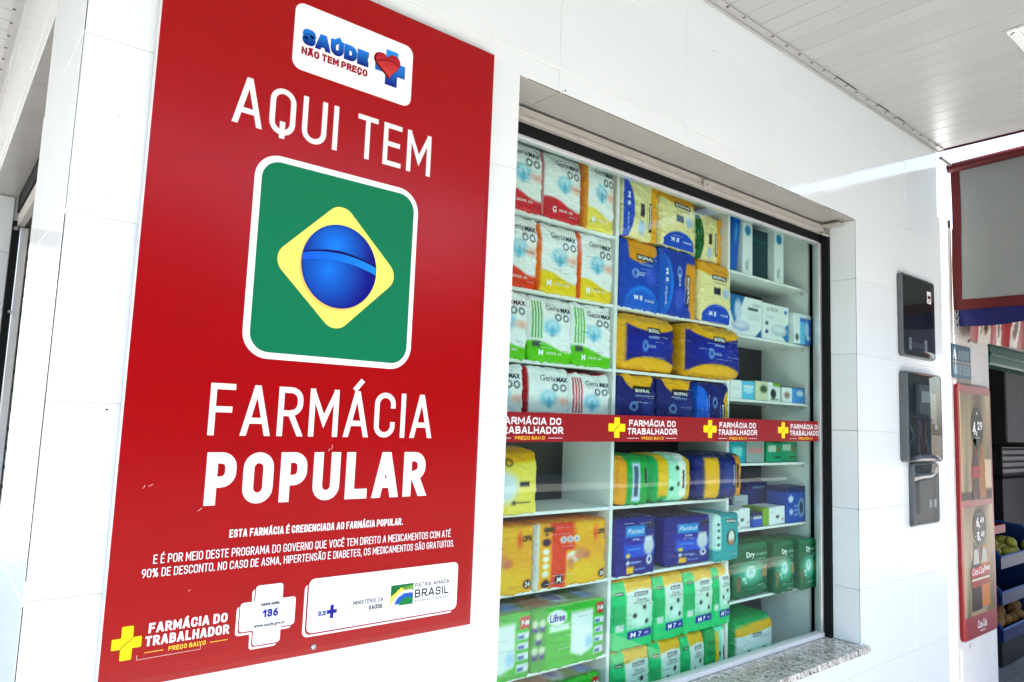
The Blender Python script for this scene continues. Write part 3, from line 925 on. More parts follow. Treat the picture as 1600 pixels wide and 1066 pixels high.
# small green, yellow, white and blue flag logo
g = MB(); fx0, fx1, fz0, fz1 = .8225, .8795, 1.1770, 1.2220
NX, NZ = 28, 22; vs = []; fs = []; cs = []
for i in range(NX + 1):
    for j in range(NZ + 1):
        u, v = i / NX, j / NZ
        vs.append((fx0 + (fx1 - fx0) * u, Y4, fz0 + (fz1 - fz0) * v))
        c = np.array(hexc('#0a6b35')) * (1 - .35 * abs(u - .5)) + np.array(hexc('#a8c23a')) * max(0, .55 - abs(u - .95)) * .9
        roof = .86 - abs(u - .45) * .95
        if v < roof and v < .95: c = np.array(hexc('#f4e34a'))
        d = math.hypot((u - .75) * 1.15, v + .12)
        if d < .82 and u > .02: c = np.array(hexc('#f3f5f0'))
        if d < .70 and v > .06 + .0 * u: c = np.array(hexc('#1a56b0'))
        if d < .47: c = np.array(hexc('#0d7a3c')) if v < .42 else c
        if v > .88 or u > .97 or v < .03 and u > .2: c = np.array(hexc('#0c6a36'))
        cs.append(tuple(c))
for i in range(NX):
    for j in range(NZ): a = i * (NZ + 1) + j; fs.append((a, a + NZ + 1, a + NZ + 2, a + 1))
g.add(vs, fs); g.c = cs; sb(g, 'flag_logo', parent=bcard)


def shop_logo(mbw, x, z, s, y, yel, txt=WHITE, dzdx=0.0, kv=1.0):
    """the three lines of the shop logo; s = width of the text block, kv = its vertical scale"""
    k = s / .144
    add_stroke(mbw, 'FARMÁCIA DO', x + .004 * k, z + .0215 * kv, .0172 * kv, .0038 * kv, .1355 * k, y, txt, dz_dx=dzdx, track=.14)
    add_stroke(mbw, 'TRABALHADOR', x, z - .0005 * kv, .0172 * kv, .0038 * kv, .144 * k, y, txt, dz_dx=dzdx, track=.14)
    add_stroke(mbw, 'PREÇO BAIXO', x + .0395 * k, z - .0140 * kv, .0080 * kv, .0017 * kv, .064 * k, y, yel, dz_dx=dzdx, track=.14)
    for a, b in ((0, .031), (.111, .143)):
        mbw.poly([(x + a * k, z - .0115 * kv + dzdx * a * k), (x + b * k, z - .0115 * kv + dzdx * b * k), (x + b * k, z - .0102 * kv + dzdx * b * k), (x + a * k, z - .0102 * kv + dzdx * a * k)], y, yel if kv == 1.0 else txt)


def logo_plus(mbw, cx, cz, hx, hz, w, y, yel, dark):
    mbw.poly(plus(cx, cz, hx, hz, w, w * .22), y, yel)
    arc = [(cx - w * 1.0, cz - w * .95), (cx - w * .55, cz - w * .35), (cx - .05 * w, cz - .02 * w), (cx + w * .55, cz + w * .4), (cx + w * 1.0, cz + w * .95)]
    for q in stroke_poly(arc, w * .16, False, -9, 9): mbw.add([(p[0], y - .0004, p[1]) for p in q], [(0, 1, 2, 3)], dark)


YEL = hexc('#f5dc14'); YT = hexc('#f6c23c')
g = MB(); shop_logo(g, .335, 1.1745, .144, Y1, YT)
for a, b in (((.3235, 1.1535), (.4295, 1.1545)), ((.3235, 1.1535), (.3235, 1.161)), ((.4295, 1.1545), (.4295, 1.162))):
    for q in stroke_poly([a, b], .0011, False, -9, 9): g.add([(p[0], Y1 - .0003, p[1]) for p in q], [(0, 1, 2, 3)], hexc('#d8a8a8'))
sb(g, 'lettering')
g = MB(); logo_plus(g, .3055, 1.1845, .0235, .0285, .0092, Y1, YEL, hexc('#6b5a10')); sb(g, 'plus_emblem')

for x, z, l, a in ((.662, 1.517, .010, 1.4), (.656, 1.514, .005, 1.2), (.318, 1.452, .007, .5), (.309, 1.449, .005, 1.1), (.405, 1.404, .008, .7), (.862, 1.497, .004, 1.3), (.40, 1.262, .003, 0)):
    g = MB()
    for q in stroke_poly([(x, z), (x + l * .5 * math.cos(a) + .001, z + l * .5 * math.sin(a)), (x + l * math.cos(a), z + l * math.sin(a))], .0012, False, -9, 9): g.add([(p[0], Y1 - .0002, p[1]) for p in q], [(0, 1, 2, 3)], hexc('#e0a0a0'))
    sb(g, 'scuff')

# ------------------------------------------------------------------ red sticker band across the glass
ST = .0095
band = empty('window_sticker', (2.1, .1600, 1.58), 'red adhesive band with white pharmacy name repeated across the window glass', 'sticker')
def bb(mb, name, material='print'):
    return mb.build(name, material, band, loc=-Vector(band.location))
def bz(x): return 1.5278 + (x - 1.28) * ST
g = MB(); n = 12
for k in range(n):
    a = 1.168 + (3.0345 - 1.168) * k / n; b = 1.168 + (3.0345 - 1.168) * (k + 1) / n
    g.add([(a, .1597, bz(a)), (b, .1597, bz(b)), (b, .1597, bz(b) + .0862), (a, .1597, bz(a) + .0862)], [(0, 1, 2, 3)])
bb(g, 'band', 'sticker_red')
for k in range(4):
    xc = 1.739 + .504 * (k - 1) - (.046 if k == 0 else 0)
    if xc > 1.25:
        g = MB(); logo_plus(g, xc, bz(xc) + .0455, .0400, .0330, .0128, .1592, YEL, hexc('#5a4a10')); bb(g, 'plus_emblem')
    g = MB(); shop_logo(g, xc + .051, bz(xc + .051) + .0245, .259, .1592, YT, dzdx=ST, kv=1.22)
    g.v = [(x, y, z) for x, y, z in g.v]
    keep = [f for f in g.f if min(g.v[i][0] for i in f) > 1.169 and max(g.v[i][0] for i in f) < 3.034]
    g.f = keep
    bb(g, 'lettering')

# ------------------------------------------------------------------ display shelving behind the glass
CX = [1.118, 1.7855, 2.4475, 3.0755]          # upright panels (left face)
CY0, CY1 = .226, .462
ZL = [2.235, 1.995, 1.775, 1.550, 1.315, 1.085, .845]     # shelf tops, left and middle bay
ZR = [2.228, 1.970, 1.707, 1.449, 1.189, .918]            # right bay
cab = empty('shelf_unit', (2.1, .34, .60), 'white open display shelving full of packs behind the shop window', 'shelf unit')
def cb(mb, name, material='shelf'):
    return mb.build(name, material, cab, loc=-Vector(cab.location))
for x in CX: cb(MB().box(x, x + .0155, CY0, CY1, .60, 2.50, b=.001), 'upright_panel')
cb(MB().box(CX[0] - .002, CX[3] + .018, CY0 - .001, CY1, 2.5005, 2.516, b=.001), 'top_board')
cb(MB().box(CX[0] - .002, CX[3] + .018, CY0 - .001, CY1, .58, .5995, b=.001), 'base_board')
for bay, zs in ((0, ZL), (1, ZL[1:-1]), (2, ZR)):
    for z in zs:
        cb(MB().box(CX[bay] + .016, CX[bay + 1] - .0005, CY0 + .002, CY1 - .004, z - .0105, z, b=.0010), 'shelf')
for z in ZR:
    for yy in (.25, .44): cb(MB().tube([(CX[3] - .0135, yy, z - .020), (CX[3] - .0005, yy, z - .020)], .0035, 6), 'shelf_pin', 'aluminium')
# dark sheet across the open back, standing in for the unlit shop beyond
cb(MB().box(CX[0], CX[3] + .016, CY1 + .0005, CY1 + .006, .60, 2.50), 'dark_shop_sheet', 'room')

# ------------------------------------------------------------------ packs and boxes: shapes
def sstep(x, w=.03):
    return np.clip(x / w + .5, 0, 1)[:, None]


class Art:
    """flat print: layers of colour over a face, u across and v up, both 0..1"""
    def __init__(self, u, v, base):
        self.u, self.v = u, v
        self.c = np.tile(np.array(hexc(base), float), (len(u), 1))

    def m(self, mask, col):
        k = np.array(hexc(col), float) if isinstance(col, str) else np.array(col)
        self.c = self.c * (1 - mask) + k * mask; return self

    def below(self, f, col, w=.03): return self.m(sstep(f - self.v, w), col)
    def above(self, f, col, w=.03): return self.m(sstep(self.v - f, w), col)
    def box(self, u0, u1, v0, v1, col, w=.03):
        d = np.minimum(np.minimum(self.u - u0, u1 - self.u), np.minimum(self.v - v0, v1 - self.v)); return self.m(sstep(d, w), col)
    def ell(self, cu, cv, ru, rv, col, w=.05, k=1.0):
        d = 1 - np.sqrt(((self.u - cu) / ru) ** 2 + ((self.v - cv) / rv) ** 2); return self.m(sstep(d * min(ru, rv), w) * k, col)
    def ring(self, cu, cv, ru, rv, t, col, w=.03):
        d = t - np.abs(np.sqrt(((self.u - cu) / ru) ** 2 + ((self.v - cv) / rv) ** 2) - 1) * min(ru, rv); return self.m(sstep(d, w), col)


class Shape:
    def __init__(s, w, d, h, rad, bulge, wr, seed, taper=0.0, lean=0.0):
        s.a, s.b, s.c = w / 2, d / 2, h / 2
        s.rad = min(rad, s.a * .9, s.b * .9, s.c * .9); s.bulge, s.wr, s.taper, s.lean = bulge, wr, taper, lean
        r = np.random.default_rng(seed)
        s.k = r.uniform(6, 17, (5, 3)); s.ph = r.uniform(0, 6.28, (5, 3)); s.am = r.uniform(.4, 1, 5)

    def map(s, x, y, z):
        """x,y,z in -1..1 on the surface of the block -> local metres, base at z = 0, front at y = -b"""
        P = np.stack([x * s.a, y * s.b, z * s.c], 1)
        q = np.stack([np.clip(P[:, 0], -(s.a - s.rad), s.a - s.rad), np.clip(P[:, 1], -(s.b - s.rad), s.b - s.rad), np.clip(P[:, 2], -(s.c - s.rad), s.c - s.rad)], 1)
        d = P - q; L = np.linalg.norm(d, axis=1, keepdims=True)
        N = d / np.maximum(L, 1e-9)
        P = q + N * s.rad
        cx, cy, cz = np.cos(x * PI / 2), np.cos(y * PI / 2), np.cos(z * PI / 2)
        P[:, 1] += s.bulge * N[:, 1] * np.sqrt(np.clip(cx * cz, 0, 1))
        P[:, 0] += .5 * s.bulge * N[:, 0] * np.sqrt(np.clip(cy * cz, 0, 1))
        P[:, 2] += .5 * s.bulge * N[:, 2] * np.sqrt(np.clip(cx * cy, 0, 1)) * (N[:, 2] > 0)
        if s.wr > 0:
            w = np.zeros(len(x))
            for k, ph, am in zip(s.k, s.ph, s.am):
                w += am * ((1 - np.abs(np.sin(k[0] * x * s.a * 3.2 + k[1] * z * s.c * 3.0 + ph[0] + 1.3 * np.sin(k[2] * z * .35 + ph[1])))) ** 3 * 1.9 - .5)
            edge = .45 + .8 * np.maximum(np.abs(x) ** 4, np.abs(z) ** 4)
            P += N * (w * s.wr * .75 * edge)[:, None]
        if s.taper:
            t = np.clip((z - .35) / .65, 0, 1) ** 1.6
            P[:, 1] *= (1 - s.taper * t)
        P[:, 2] -= s.sag * np.clip((-P[:, 1] - (s.b - .012)) / .010, 0, 1) * np.clip((-z - .4) / .5, 0, 1)
        P[:, 0] += s.lean * (P[:, 2] + s.c)
        P[:, 2] += s.c
        return P


def axis(half, rad, n):
    inner = np.linspace(-(half - rad), half - rad, n)
    o = [half - rad * .62, half - rad * .25, half] if rad > .004 else [half]
    return np.concatenate([[-v for v in o[::-1]], inner, o]) / half


RIGHT_SHIFT = 0.0


def make_pack(name, label, cat, group, x0, x1, z0, z1, art, depth=.16, yf=.221, rad=.011, bulge=.008, wr=.0022, taper=0.0, rot=False,
              side=None, top=None, yaw=0.0, texts=(), mat_name='plastic_print', seed=None, lean=0.0, cell=.0038, fine=True, sag=None):
    if rad > .005 and yf == .221:
        x0, x1 = x0 * .9916, x1 * .9916
        if 1.74 < x0 < 1.806: x0 = 1.806
    if yaw == 0.0 and rad > .005: yaw = random.Random(int(x0 * 1e4 + z0 * 1e3)).uniform(-.03, .03)
    w, h = x1 - x0, z1 - z0
    seed = seed if seed is not None else int((x0 * 977 + z0 * 613) * 10) % 99991
    S = Shape(w, depth, h, rad, bulge, wr, seed, taper, lean)
    S.sag = sag if sag is not None else (.008 if rad > .005 and yf <= .222 else .0)
    if rad > .005: S.sag = min(S.sag, .5)
    nx, ny, nz = max(6, int(w / cell)), max(4, int(depth / .02)), max(6, int(h / cell))
    ax, ay, az = axis(S.a, S.rad, nx), axis(S.b, S.rad, ny), axis(S.c, S.rad, nz)
    I, J, K = np.meshgrid(np.arange(len(ax)), np.arange(len(ay)), np.arange(len(az)), indexing='ij')
    surf = (I == 0) | (I == len(ax) - 1) | (J == 0) | (J == len(ay) - 1) | (K == 0) | (K == len(az) - 1)
    idx = -np.ones(I.shape, int); idx[surf] = np.arange(surf.sum())
    x, y, z = ax[I[surf]], ay[J[surf]], az[K[surf]]
    P = S.map(x, y, z)
    u, v = (x + 1) / 2, (z + 1) / 2
    uu, vv = (1 - v, u) if rot else (u, v)
    c = art(uu, vv).c
    isx = (np.abs(x) > .999) & (y > -.999); ist = (z > .999) & (y > -.999)
    if side is not None:
        sc = side((y + 1) / 2, v) if callable(side) else np.tile(np.array(hexc(side)), (len(x), 1))
        c[isx] = sc[isx]
    if top is not None:
        tc_ = top(u, (y + 1) / 2) if callable(top) else np.tile(np.array(hexc(top)), (len(x), 1))
        c[ist] = tc_[ist]
    lum = c @ np.array([.3, .55, .15]); c = np.clip(lum[:, None] + (c - lum[:, None]) * 1.25, .004, .9) ** 1.27
    F = []
    def grid(A, flip):
        a, b_, c_, d = A[:-1, :-1].ravel(), A[1:, :-1].ravel(), A[1:, 1:].ravel(), A[:-1, 1:].ravel()
        q = np.stack([a, b_, c_, d], 1)
        F.append(q[:, ::-1] if flip else q)
    grid(idx[:, 0, :], False); grid(idx[:, -1, :], True); grid(idx[0, :, :], True); grid(idx[-1, :, :], False)
    grid(idx[:, :, 0], True); grid(idx[:, :, -1], False)
    F = np.concatenate(F)
    me = bpy.data.meshes.new(name)
    me.vertices.add(len(P)); me.vertices.foreach_set('co', P.astype(np.float32).ravel())
    me.loops.add(F.size); me.loops.foreach_set('vertex_index', F.ravel().astype(np.int32))
    me.polygons.add(len(F)); me.polygons.foreach_set('loop_start', np.arange(0, F.size, 4, dtype=np.int32))
    me.polygons.foreach_set('use_smooth', np.ones(len(F), bool))
    me.update(calc_edges=True)
    at = me.color_attributes.new('Col', 'FLOAT_COLOR', 'POINT')
    at.data.foreach_set('color', np.concatenate([c, np.ones((len(c), 1))], 1).astype(np.float32).ravel())
    me.materials.append(MATS[mat_name])
    if rad < .006:
        me.polygons.foreach_set('use_smooth', np.zeros(len(F), bool))
    o = link(name, me, None, ((x0 + x1) / 2, yf + depth / 2, z0 + .0006), (0, 0, yaw))
    tag(o, label, cat, group)
    if fine and mat_name == 'plastic_print' and texts:
        fr = random.Random(seed); texts = list(texts)
        for _ in range(6):
            cw = fr.uniform(.14, .30); cu = fr.uniform(.25, .95 - cw / 2); cv = fr.uniform(.08, .92)
            base = art(np.array([cu]), np.array([cv])).c[0].mean()
            texts.append(('ann iu lmer'[:fr.randint(4, 11)], cu, cv, cw, fr.uniform(.012, .020), '#4a4e54' if base > .3 else '#cfd6dc', 0.0))
    if texts:
        mb = MB(); dw, dh = (h, w) if rot else (w, h)
        for tx in texts:
            s_, cu, cv, width, height, col = tx[:6]; bold = tx[6] if len(tx) > 6 else .015; shear = tx[7] if len(tx) > 7 else 0.0
            V, Ff = font_mesh(s_, bold, shear)
            px = (V[:, 0] / V[:, 0].max() - .5) * width / 1.0 + cu
            pz = (V[:, 1] / V[:, 1].max() - .5) * height + cv
            uu2, vv2 = (pz, 1 - px) if rot else (px, pz)
            Q = S.map(np.clip(uu2, .02, .98) * 2 - 1, -np.ones(len(px)), np.clip(vv2, .02, .98) * 2 - 1)
            Q[:, 1] -= .0012
            mb.add([tuple(q) for q in Q], Ff, hexc(col))
        mb.build('printed_lettering', 'print', o)
    return o


# ------------------------------------------------------------------ print designs
def geria(base, stripes=None, edge=None, ring=True):
    def f(u, v):
        a = Art(u, v, '#f3f5f6')
        a.below(.30 - .11 * u + .025 * np.sin(6 * u), base)
        a.ell(.5, .53, .19, .12, '#9fd0e2', .08); a.ell(.5, .56, .11, .07, '#cfe6ee', .05); a.ell(.5, .47, .05, .08, '#86bdd6', .05)
        if not stripes: a.ell(.84, .50, .16, .055, '#ecc4b8', .08)
        for cu in (.64, .83): a.ring(cu, .70, .062, .045, .012, '#414c5c', .02)
        if stripes:
            for k in range(4): a.box(.05 + k * .062, .085 + k * .062, .34, .92, stripes, .02)
            a.box(.07, .24, .22, .30, '#5b6460', .04)
        if edge: a.box(-.2, .07, -.2, 1.2, edge, .04)
        return a
    return f


def g_text(letter='G', col='#2a3348', dx=0.0):
    return [('Geria', .45 + dx, .835, .33, .085, col, .0), ('MAX', .78 + dx, .825, .28, .07, col, .045), (letter, .26, .15, .10, .075, '#f2f2f2', .03),
            ('aaaa aa', .56, .15, .36, .03, '#f2e2de', .0)]


def big_up(dome='#1a5fc0', top='#e9b425', body='#f1e7bd', lab=True):
    def f(u, v):
        a = Art(u, v, body)
        a.above(.82 - .07 * np.sin(PI * np.clip(u, 0, 1)) , top, .05)
        e = np.sqrt(np.clip(1 - ((u - .54) / .52) ** 2, 0, 1))
        a.m(sstep(.30 * e - v, .03) * sstep(u - .07, .03) * sstep(v - .02, .02), dome)
        a.box(.36, .84, .705, .785, '#15171a', .02); a.box(.40, .62, .46, .58, '#263448', .03); a.ell(.80, .50, .12, .09, '#c2cfe2', .05)
        a.box(.42, .80, .645, .665, '#b0aa92', .02)
        return a
    return f


BT = [('BIGFRAL', .60, .745, .42, .045, '#e8e8e4', .03), ('M 8', .38, .155, .22, .07, '#dfeafa', .02), ('aaaa', .74, .15, .26, .03, '#c8daf4', .0)]


def big_blue(base='#1349a0', top='#e5ad2c', dome='#3f8fe2'):
    def f(u, v):
        a = Art(u, v, base)
        a.m(sstep(v - (.78 + .10 * u - .16 * np.sin(PI * u)), .03) * sstep(u - .18, .06), top)
        e = np.sqrt(np.clip(1 - ((u - .54) / .47) ** 2, 0, 1)); a.m(sstep(.33 * e - v, .03), dome); a.m(sstep(.27 * e - v, .04) * .6, base)
        a.box(.36, .82, .70, .79, '#101318', .02); a.ell(.74, .50, .16, .12, '#6a78d8', .08, .6); a.box(.42, .78, .645, .66, '#a8b4cc', .02)
        a.ring(.34, .50, .07, .05, .014, '#9db7e8', .03)
        return a
    return f


BB = [('BIGFRAL', .59, .745, .40, .05, '#e8e8e4', .03), ('M 8', .42, .17, .20, .06, '#e4eefa', .02), ('aaa', .46, .50, .2, .05, '#b9cdf0', .0), ('aaaa', .72, .15, .26, .03, '#cfe0f6', .0)]


def navy_wide(frame=False):
    def f(u, v):
        a = Art(u, v, '#0b2687')
        e = np.sqrt(np.clip(1 - ((u - .52) / .54) ** 2, 0, 1))
        a.m(sstep(v - (1 - .27 * e), .03), '#e9bd2e'); a.m(sstep(.27 * e - v, .03), '#e9bd2e')
        a.ell(.5, .47, .34, .16, '#1a49b4', .2, .6)
        if frame: a.box(-.3, .09, -.3, 1.3, '#e6bb34', .05)
        a.box(.44, .66, .69, .80, '#14171c', .02); a.box(.46, .64, .61, .64, '#a9b8d8', .02); a.ring(.40, .46, .035, .07, .012, '#8fb0e0', .03)
        return a
    return f


NT = [('BIGFRAL', .55, .745, .19, .065, '#e8e8e4', .03), ('aaaa', .50, .46, .16, .05, '#9db6e4', .0)]


def navy_up():
    def f(u, v):
        a = Art(u, v, '#0b2676')
        e = np.sqrt(np.clip(1 - ((u - .52) / .40) ** 2, 0, 1)); a.m(sstep(v - (1 - .26 * e), .03), '#e9bd2e')
        e = np.sqrt(np.clip(1 - ((u - .54) / .46) ** 2, 0, 1)); a.m(sstep(.30 * e - v, .03), '#2f7bd6')
        a.box(.34, .82, .72, .82, '#12151a', .02); a.ring(.36, .48, .08, .06, .016, '#8fa8d8', .03); a.box(.40, .76, .65, .67, '#9aa8c4', .02)
        a.ell(.72, .46, .17, .14, '#23469e', .1, .7)
        return a
    return f


def green_up():
    G1 = '#36cc8e'
    def f(u, v):
        a = Art(u, v, G1)
        wm = np.clip((v - .22) / .55, 0, 1)[:, None] ** .7
        a.m(sstep(u - .30, .04) * sstep(.97 - u, .04) * sstep(v - .28, .05) * (.35 + .65 * wm), '#eef3ee')
        a.m(sstep(v - (.86 - .10 * np.abs(u - .65)), .03) * sstep(u - .30, .04), '#f0c524')
        a.ell(.64, .42, .20, .10, '#dff2ea', .1)
        a.box(.50, .84, .765, .815, '#17191c', .02); a.box(.46, .86, .655, .67, '#8d928e', .02)
        for cu, cv in ((.74, .58), (.50, .48), (.80, .37)): a.ell(cu, cv, .05, .035, '#1d2b2a', .03)
        a.box(.33, .93, .155, .265, '#17339c', .02)
        a.box(.05, .25, .80, .84, '#17211c', .02); a.box(.07, .24, .28, .38, '#dfe6e2', .03)
        a.m(sstep(.14 - np.abs(v - .52), .03) * sstep(.28 - u, .03) * .35, '#0f7d4c')
        return a
    return f


GT = [('BIGFRAL', .67, .79, .31, .034, '#e8e8e4', .03), ('Derma', .66, .71, .26, .045, '#2e3a36', .0, .3), ('M 7', .54, .21, .26, .065, '#eef2fa', .02), ('aa', .80, .21, .10, .03, '#cfd8f4', .0),
      ('BIGFRAL', .15, .82, .17, .02, '#dfe5e0', .02)]


def green_rot():
    def f(u, v):
        a = Art(u, v, '#27ab6e')
        a.m(sstep(u - .45, .04), '#9fe6cc'); a.box(.40, .56, .10, .95, '#f0cb2a', .03); a.box(.70, .93, .05, .95, '#f2f4ef', .04); a.box(.93, 1.1, -.1, 1.1, '#f0c524', .03)
        for k in range(5): a.box(.05, .38, .14 + .16 * k, .19 + .16 * k, '#1a8e58', .04)
        for cv in (.25, .6): a.ell(.62, cv, .05, .04, '#1d2b2a', .03)
        a.box(.80, .88, .35, .70, '#1a1c20', .02)
        return a
    return f


def green_wide():
    def f(u, v):
        a = Art(u, v, '#2bb377')
        a.m(sstep(v - .22, .1) * sstep(.72 - v, .04), '#eef4ef'); a.below(.25 + .1 * np.sin(PI * u), '#7fe0c4', .15)
        a.m(sstep(v - (.66 + .06 * u), .03) * sstep(.86 + .06 * u - v, .03), '#f0c524')
        a.box(.40, .60, .60, .68, '#17191c', .02); a.ell(.5, .26, .17, .12, '#ddf3ec', .1)
        for cu in (.32, .68): a.ell(cu, .30, .035, .04, '#1d2b2a', .03)
        a.box(-.1, .05, -.1, 1.1, '#1f9d64', .05)
        return a
    return f


def bands(*bs, base='#2bb377', extra=()):
    def f(u, v):
        a = Art(u, v, base)
        for b in bs: a.box(*b)
        for e in extra: a.ell(*e)
        return a
    return f


def plen():
    def f(u, v):
        a = Art(u, v, '#0b1a86')
        a.box(.20, 1.0, .30, .58, '#1a5fc6', .04); a.ell(.42, .60, .30, .09, '#1028a0', .05)
        a.box(.24, .70, .66, .84, '#1f9ed2', .04); a.ell(.80, .47, .13, .15, '#d4d8de', .05); a.box(.70, .90, .54, .64, '#dfe2e6', .04)
        a.ring(.82, .24, .055, .055, .018, '#e6e9ee', .03); a.ell(.30, .33, .045, .035, '#e6d44a', .03); a.ell(.30, .22, .035, .03, '#e4e8ee', .03)
        a.box(.28, .44, .06, .16, '#efc83e', .03); a.box(.46, .72, .10, .12, '#8ea4d8', .02); a.box(.36, .62, .21, .23, '#a9b9e2', .02); a.box(.28, .60, .43, .45, '#6fb0ea', .02)
        a.ell(.86, .84, .09, .07, '#0a1148', .05)
        return a
    return f


PT = [('Plenitud', .47, .755, .40, .085, '#e8f2fa', .0, .3), ('aaa', .47, .61, .16, .03, '#cfdcf4', .0)]


def teal():
    def f(u, v):
        a = Art(u, v, '#12a8ac')
        a.m(sstep(.22 - u, .04) * sstep(v - .25, .05), '#d8ece8'); a.box(.40, .84, .80, .88, '#15171a', .02); a.ell(.62, .48, .20, .17, '#2a2c2e', .04)
        a.ell(.62, .48, .12, .15, '#e8ece8', .04); a.ell(.62, .38, .10, .05, '#c99070', .05)
        for cv in (.35, .50, .65, .78): a.ell(.13, cv, .05, .03, '#1c3a4a', .03)
        return a
    return f


def dry():
    def f(u, v):
        a = Art(u, v, '#0a6f4d')
        a.ell(.46, .45, .30, .16, '#8fd6c0', .22); a.ell(.44, .47, .14, .11, '#e6f4f0', .06); a.ell(.44, .50, .07, .06, '#b9dcd6', .05)
        a.box(.76, .95, .33, .55, '#8d7a58', .03)
        for k in range(4): a.box(.78, .93, .36 + .05 * k, .375 + .05 * k, '#d9cba8', .015)
        a.ell(.25, .36, .05, .035, '#cfeee2', .03); a.ell(.30, .29, .03, .02, '#cfeee2', .03); a.box(.30, .90, .15, .165, '#4fae8c', .02); a.box(.06, .15, .15, .42, '#8d7a58', .03)
        a.above(.93, '#12855e', .05)
        return a
    return f


DT = [('Dry', .43, .81, .24, .10, '#eef6f2', .03), ('aaaaaaaaa', .75, .795, .36, .04, '#7cc4a8', .0), ('aaaa', .78, .70, .22, .02, '#7cc4a8', .0)]


def lifree():
    def f(u, v):
        a = Art(u, v, '#48bf22')
        for k in range(6): a.m(sstep(.03 - np.abs(v - (.12 + .15 * k + .05 * np.sin(5 * u + k))), .05) * .45, '#1f9a4c')
        a.box(-.1, .18, -.1, 1.1, '#3aa83a', .04)
        a.ell(.32, .80, .13, .12, '#f0f2f4', .03); a.box(.22, .48, .58, .68, '#e2efe6', .04)
        d = np.maximum(np.abs(u - .66) / .155, np.abs(v - .46) / .38); a.m(sstep((1 - d) * .15, .03) * sstep(v - .13 - .5 * np.abs(u - .66), .05), '#e9f0ee'); a.ell(.76, .32, .05, .1, '#b5d4ea', .05)
        a.box(.87, .99, .74, .92, '#c83a34', .02)
        for k in range(4): a.box(.84, 1.0, .58 - .155 * k, .68 - .155 * k, '#dfe6ea', .02); a.box(.85, .92, .59 - .155 * k, .64 - .155 * k, '#4a68a8', .02)
        for cu, cv in ((.04, .72), (.13, .72), (.085, .52), (.04, .30), (.13, .30)):
            a.box(cu - .035, cu + .035, cv - .10, cv, '#1c3a80', .02); a.ell(cu, cv + .03, .038, .06, '#d9dfc8', .03)
        return a
    return f


LT = [('Lifree', .32, .80, .20, .12, '#1c2f8c', .03), ('P-M', .93, .83, .09, .08, '#f4f0ee', .03)]


def lif_top(u, v):
    a = Art(u, v, '#2f8f2a'); a.ell(.15, .35, .22, .3, '#a8741e', .1); a.ell(.45, .4, .13, .3, '#dfe6e8', .06); a.ell(.45, .4, .09, .2, '#3a52a8', .06); a.box(.75, .95, .1, .5, '#2c9bd0', .05)
    return a.c


def orange_baby():
    def f(u, v):
        a = Art(u, v, '#f4b81e')
        a.ell(.6, .2, .35, .15, '#f7d868', .25, .6); a.ell(.65, .85, .3, .1, '#f6c93a', .2, .6)
        a.box(.20, .40, -.1, 1.1, '#df5f1e', .03); a.m(sstep(u - .36, .04) * sstep(v - .55, .04) * sstep(.52 - u, .08), '#df5f1e')
        a.box(-.1, .05, -.1, 1.1, '#dcdedb', .03)
        for cu in (.36, .45, .54): a.ell(cu, .72, .04, .05, '#f1efe6', .03); a.ell(cu, .72, .018, .025, '#6b7aa8', .03)
        a.ell(.50, .44, .09, .09, '#eee9e2', .04); a.ell(.60, .46, .10, .07, '#d9a07c', .04); a.ell(.69, .45, .055, .07, '#cf9070', .04); a.ell(.46, .34, .05, .10, '#d8a078', .05); a.ell(.60, .55, .08, .03, '#d8a078', .04)
        a.ell(.14, .70, .055, .06, '#3a1a48', .03); a.ell(.14, .82, .02, .02, '#30363a', .02); a.ell(.14, .10, .055, .06, '#3a1a48', .03); a.ell(.31, .14, .06, .065, '#3a1a48', .03); a.ell(.93, .14, .055, .06, '#3a2030', .03)
        for cv in (.56, .45, .34, .23): a.ell(.13, cv, .038, .042, '#f1efe6', .03)
        a.box(.10, .24, .85, .93, '#5a4a2a', .03); a.ell(.82, .78, .03, .11, '#e07030', .04)
        return a
    return f


OT = [('OPA', .91, .80, .12, .09, '#3a2a18', .05, .2), ('24', .93, .14, .06, .06, '#f0ece0', .03), ('M', .31, .14, .05, .06, '#f0ece0', .03)]


def pale_yellow():
    def f(u, v):
        a = Art(u, v, '#efe08a')
        a.above(.84 - .10 * (1 - u), '#e2b63a', .08); a.ell(.18, .42, .34, .24, '#e0e6ea', .12); a.box(.55, .78, .42, .50, '#2a3440', .02); a.ring(.34, .80, .07, .05, .014, '#4a4a48', .03)
        a.box(-.1, .22, .72, .86, '#26304a', .03); a.ell(.46, .19, .05, .03, '#3a3a34', .03); a.box(.52, .82, .18, .20, '#55523e', .02)
        return a
    return f


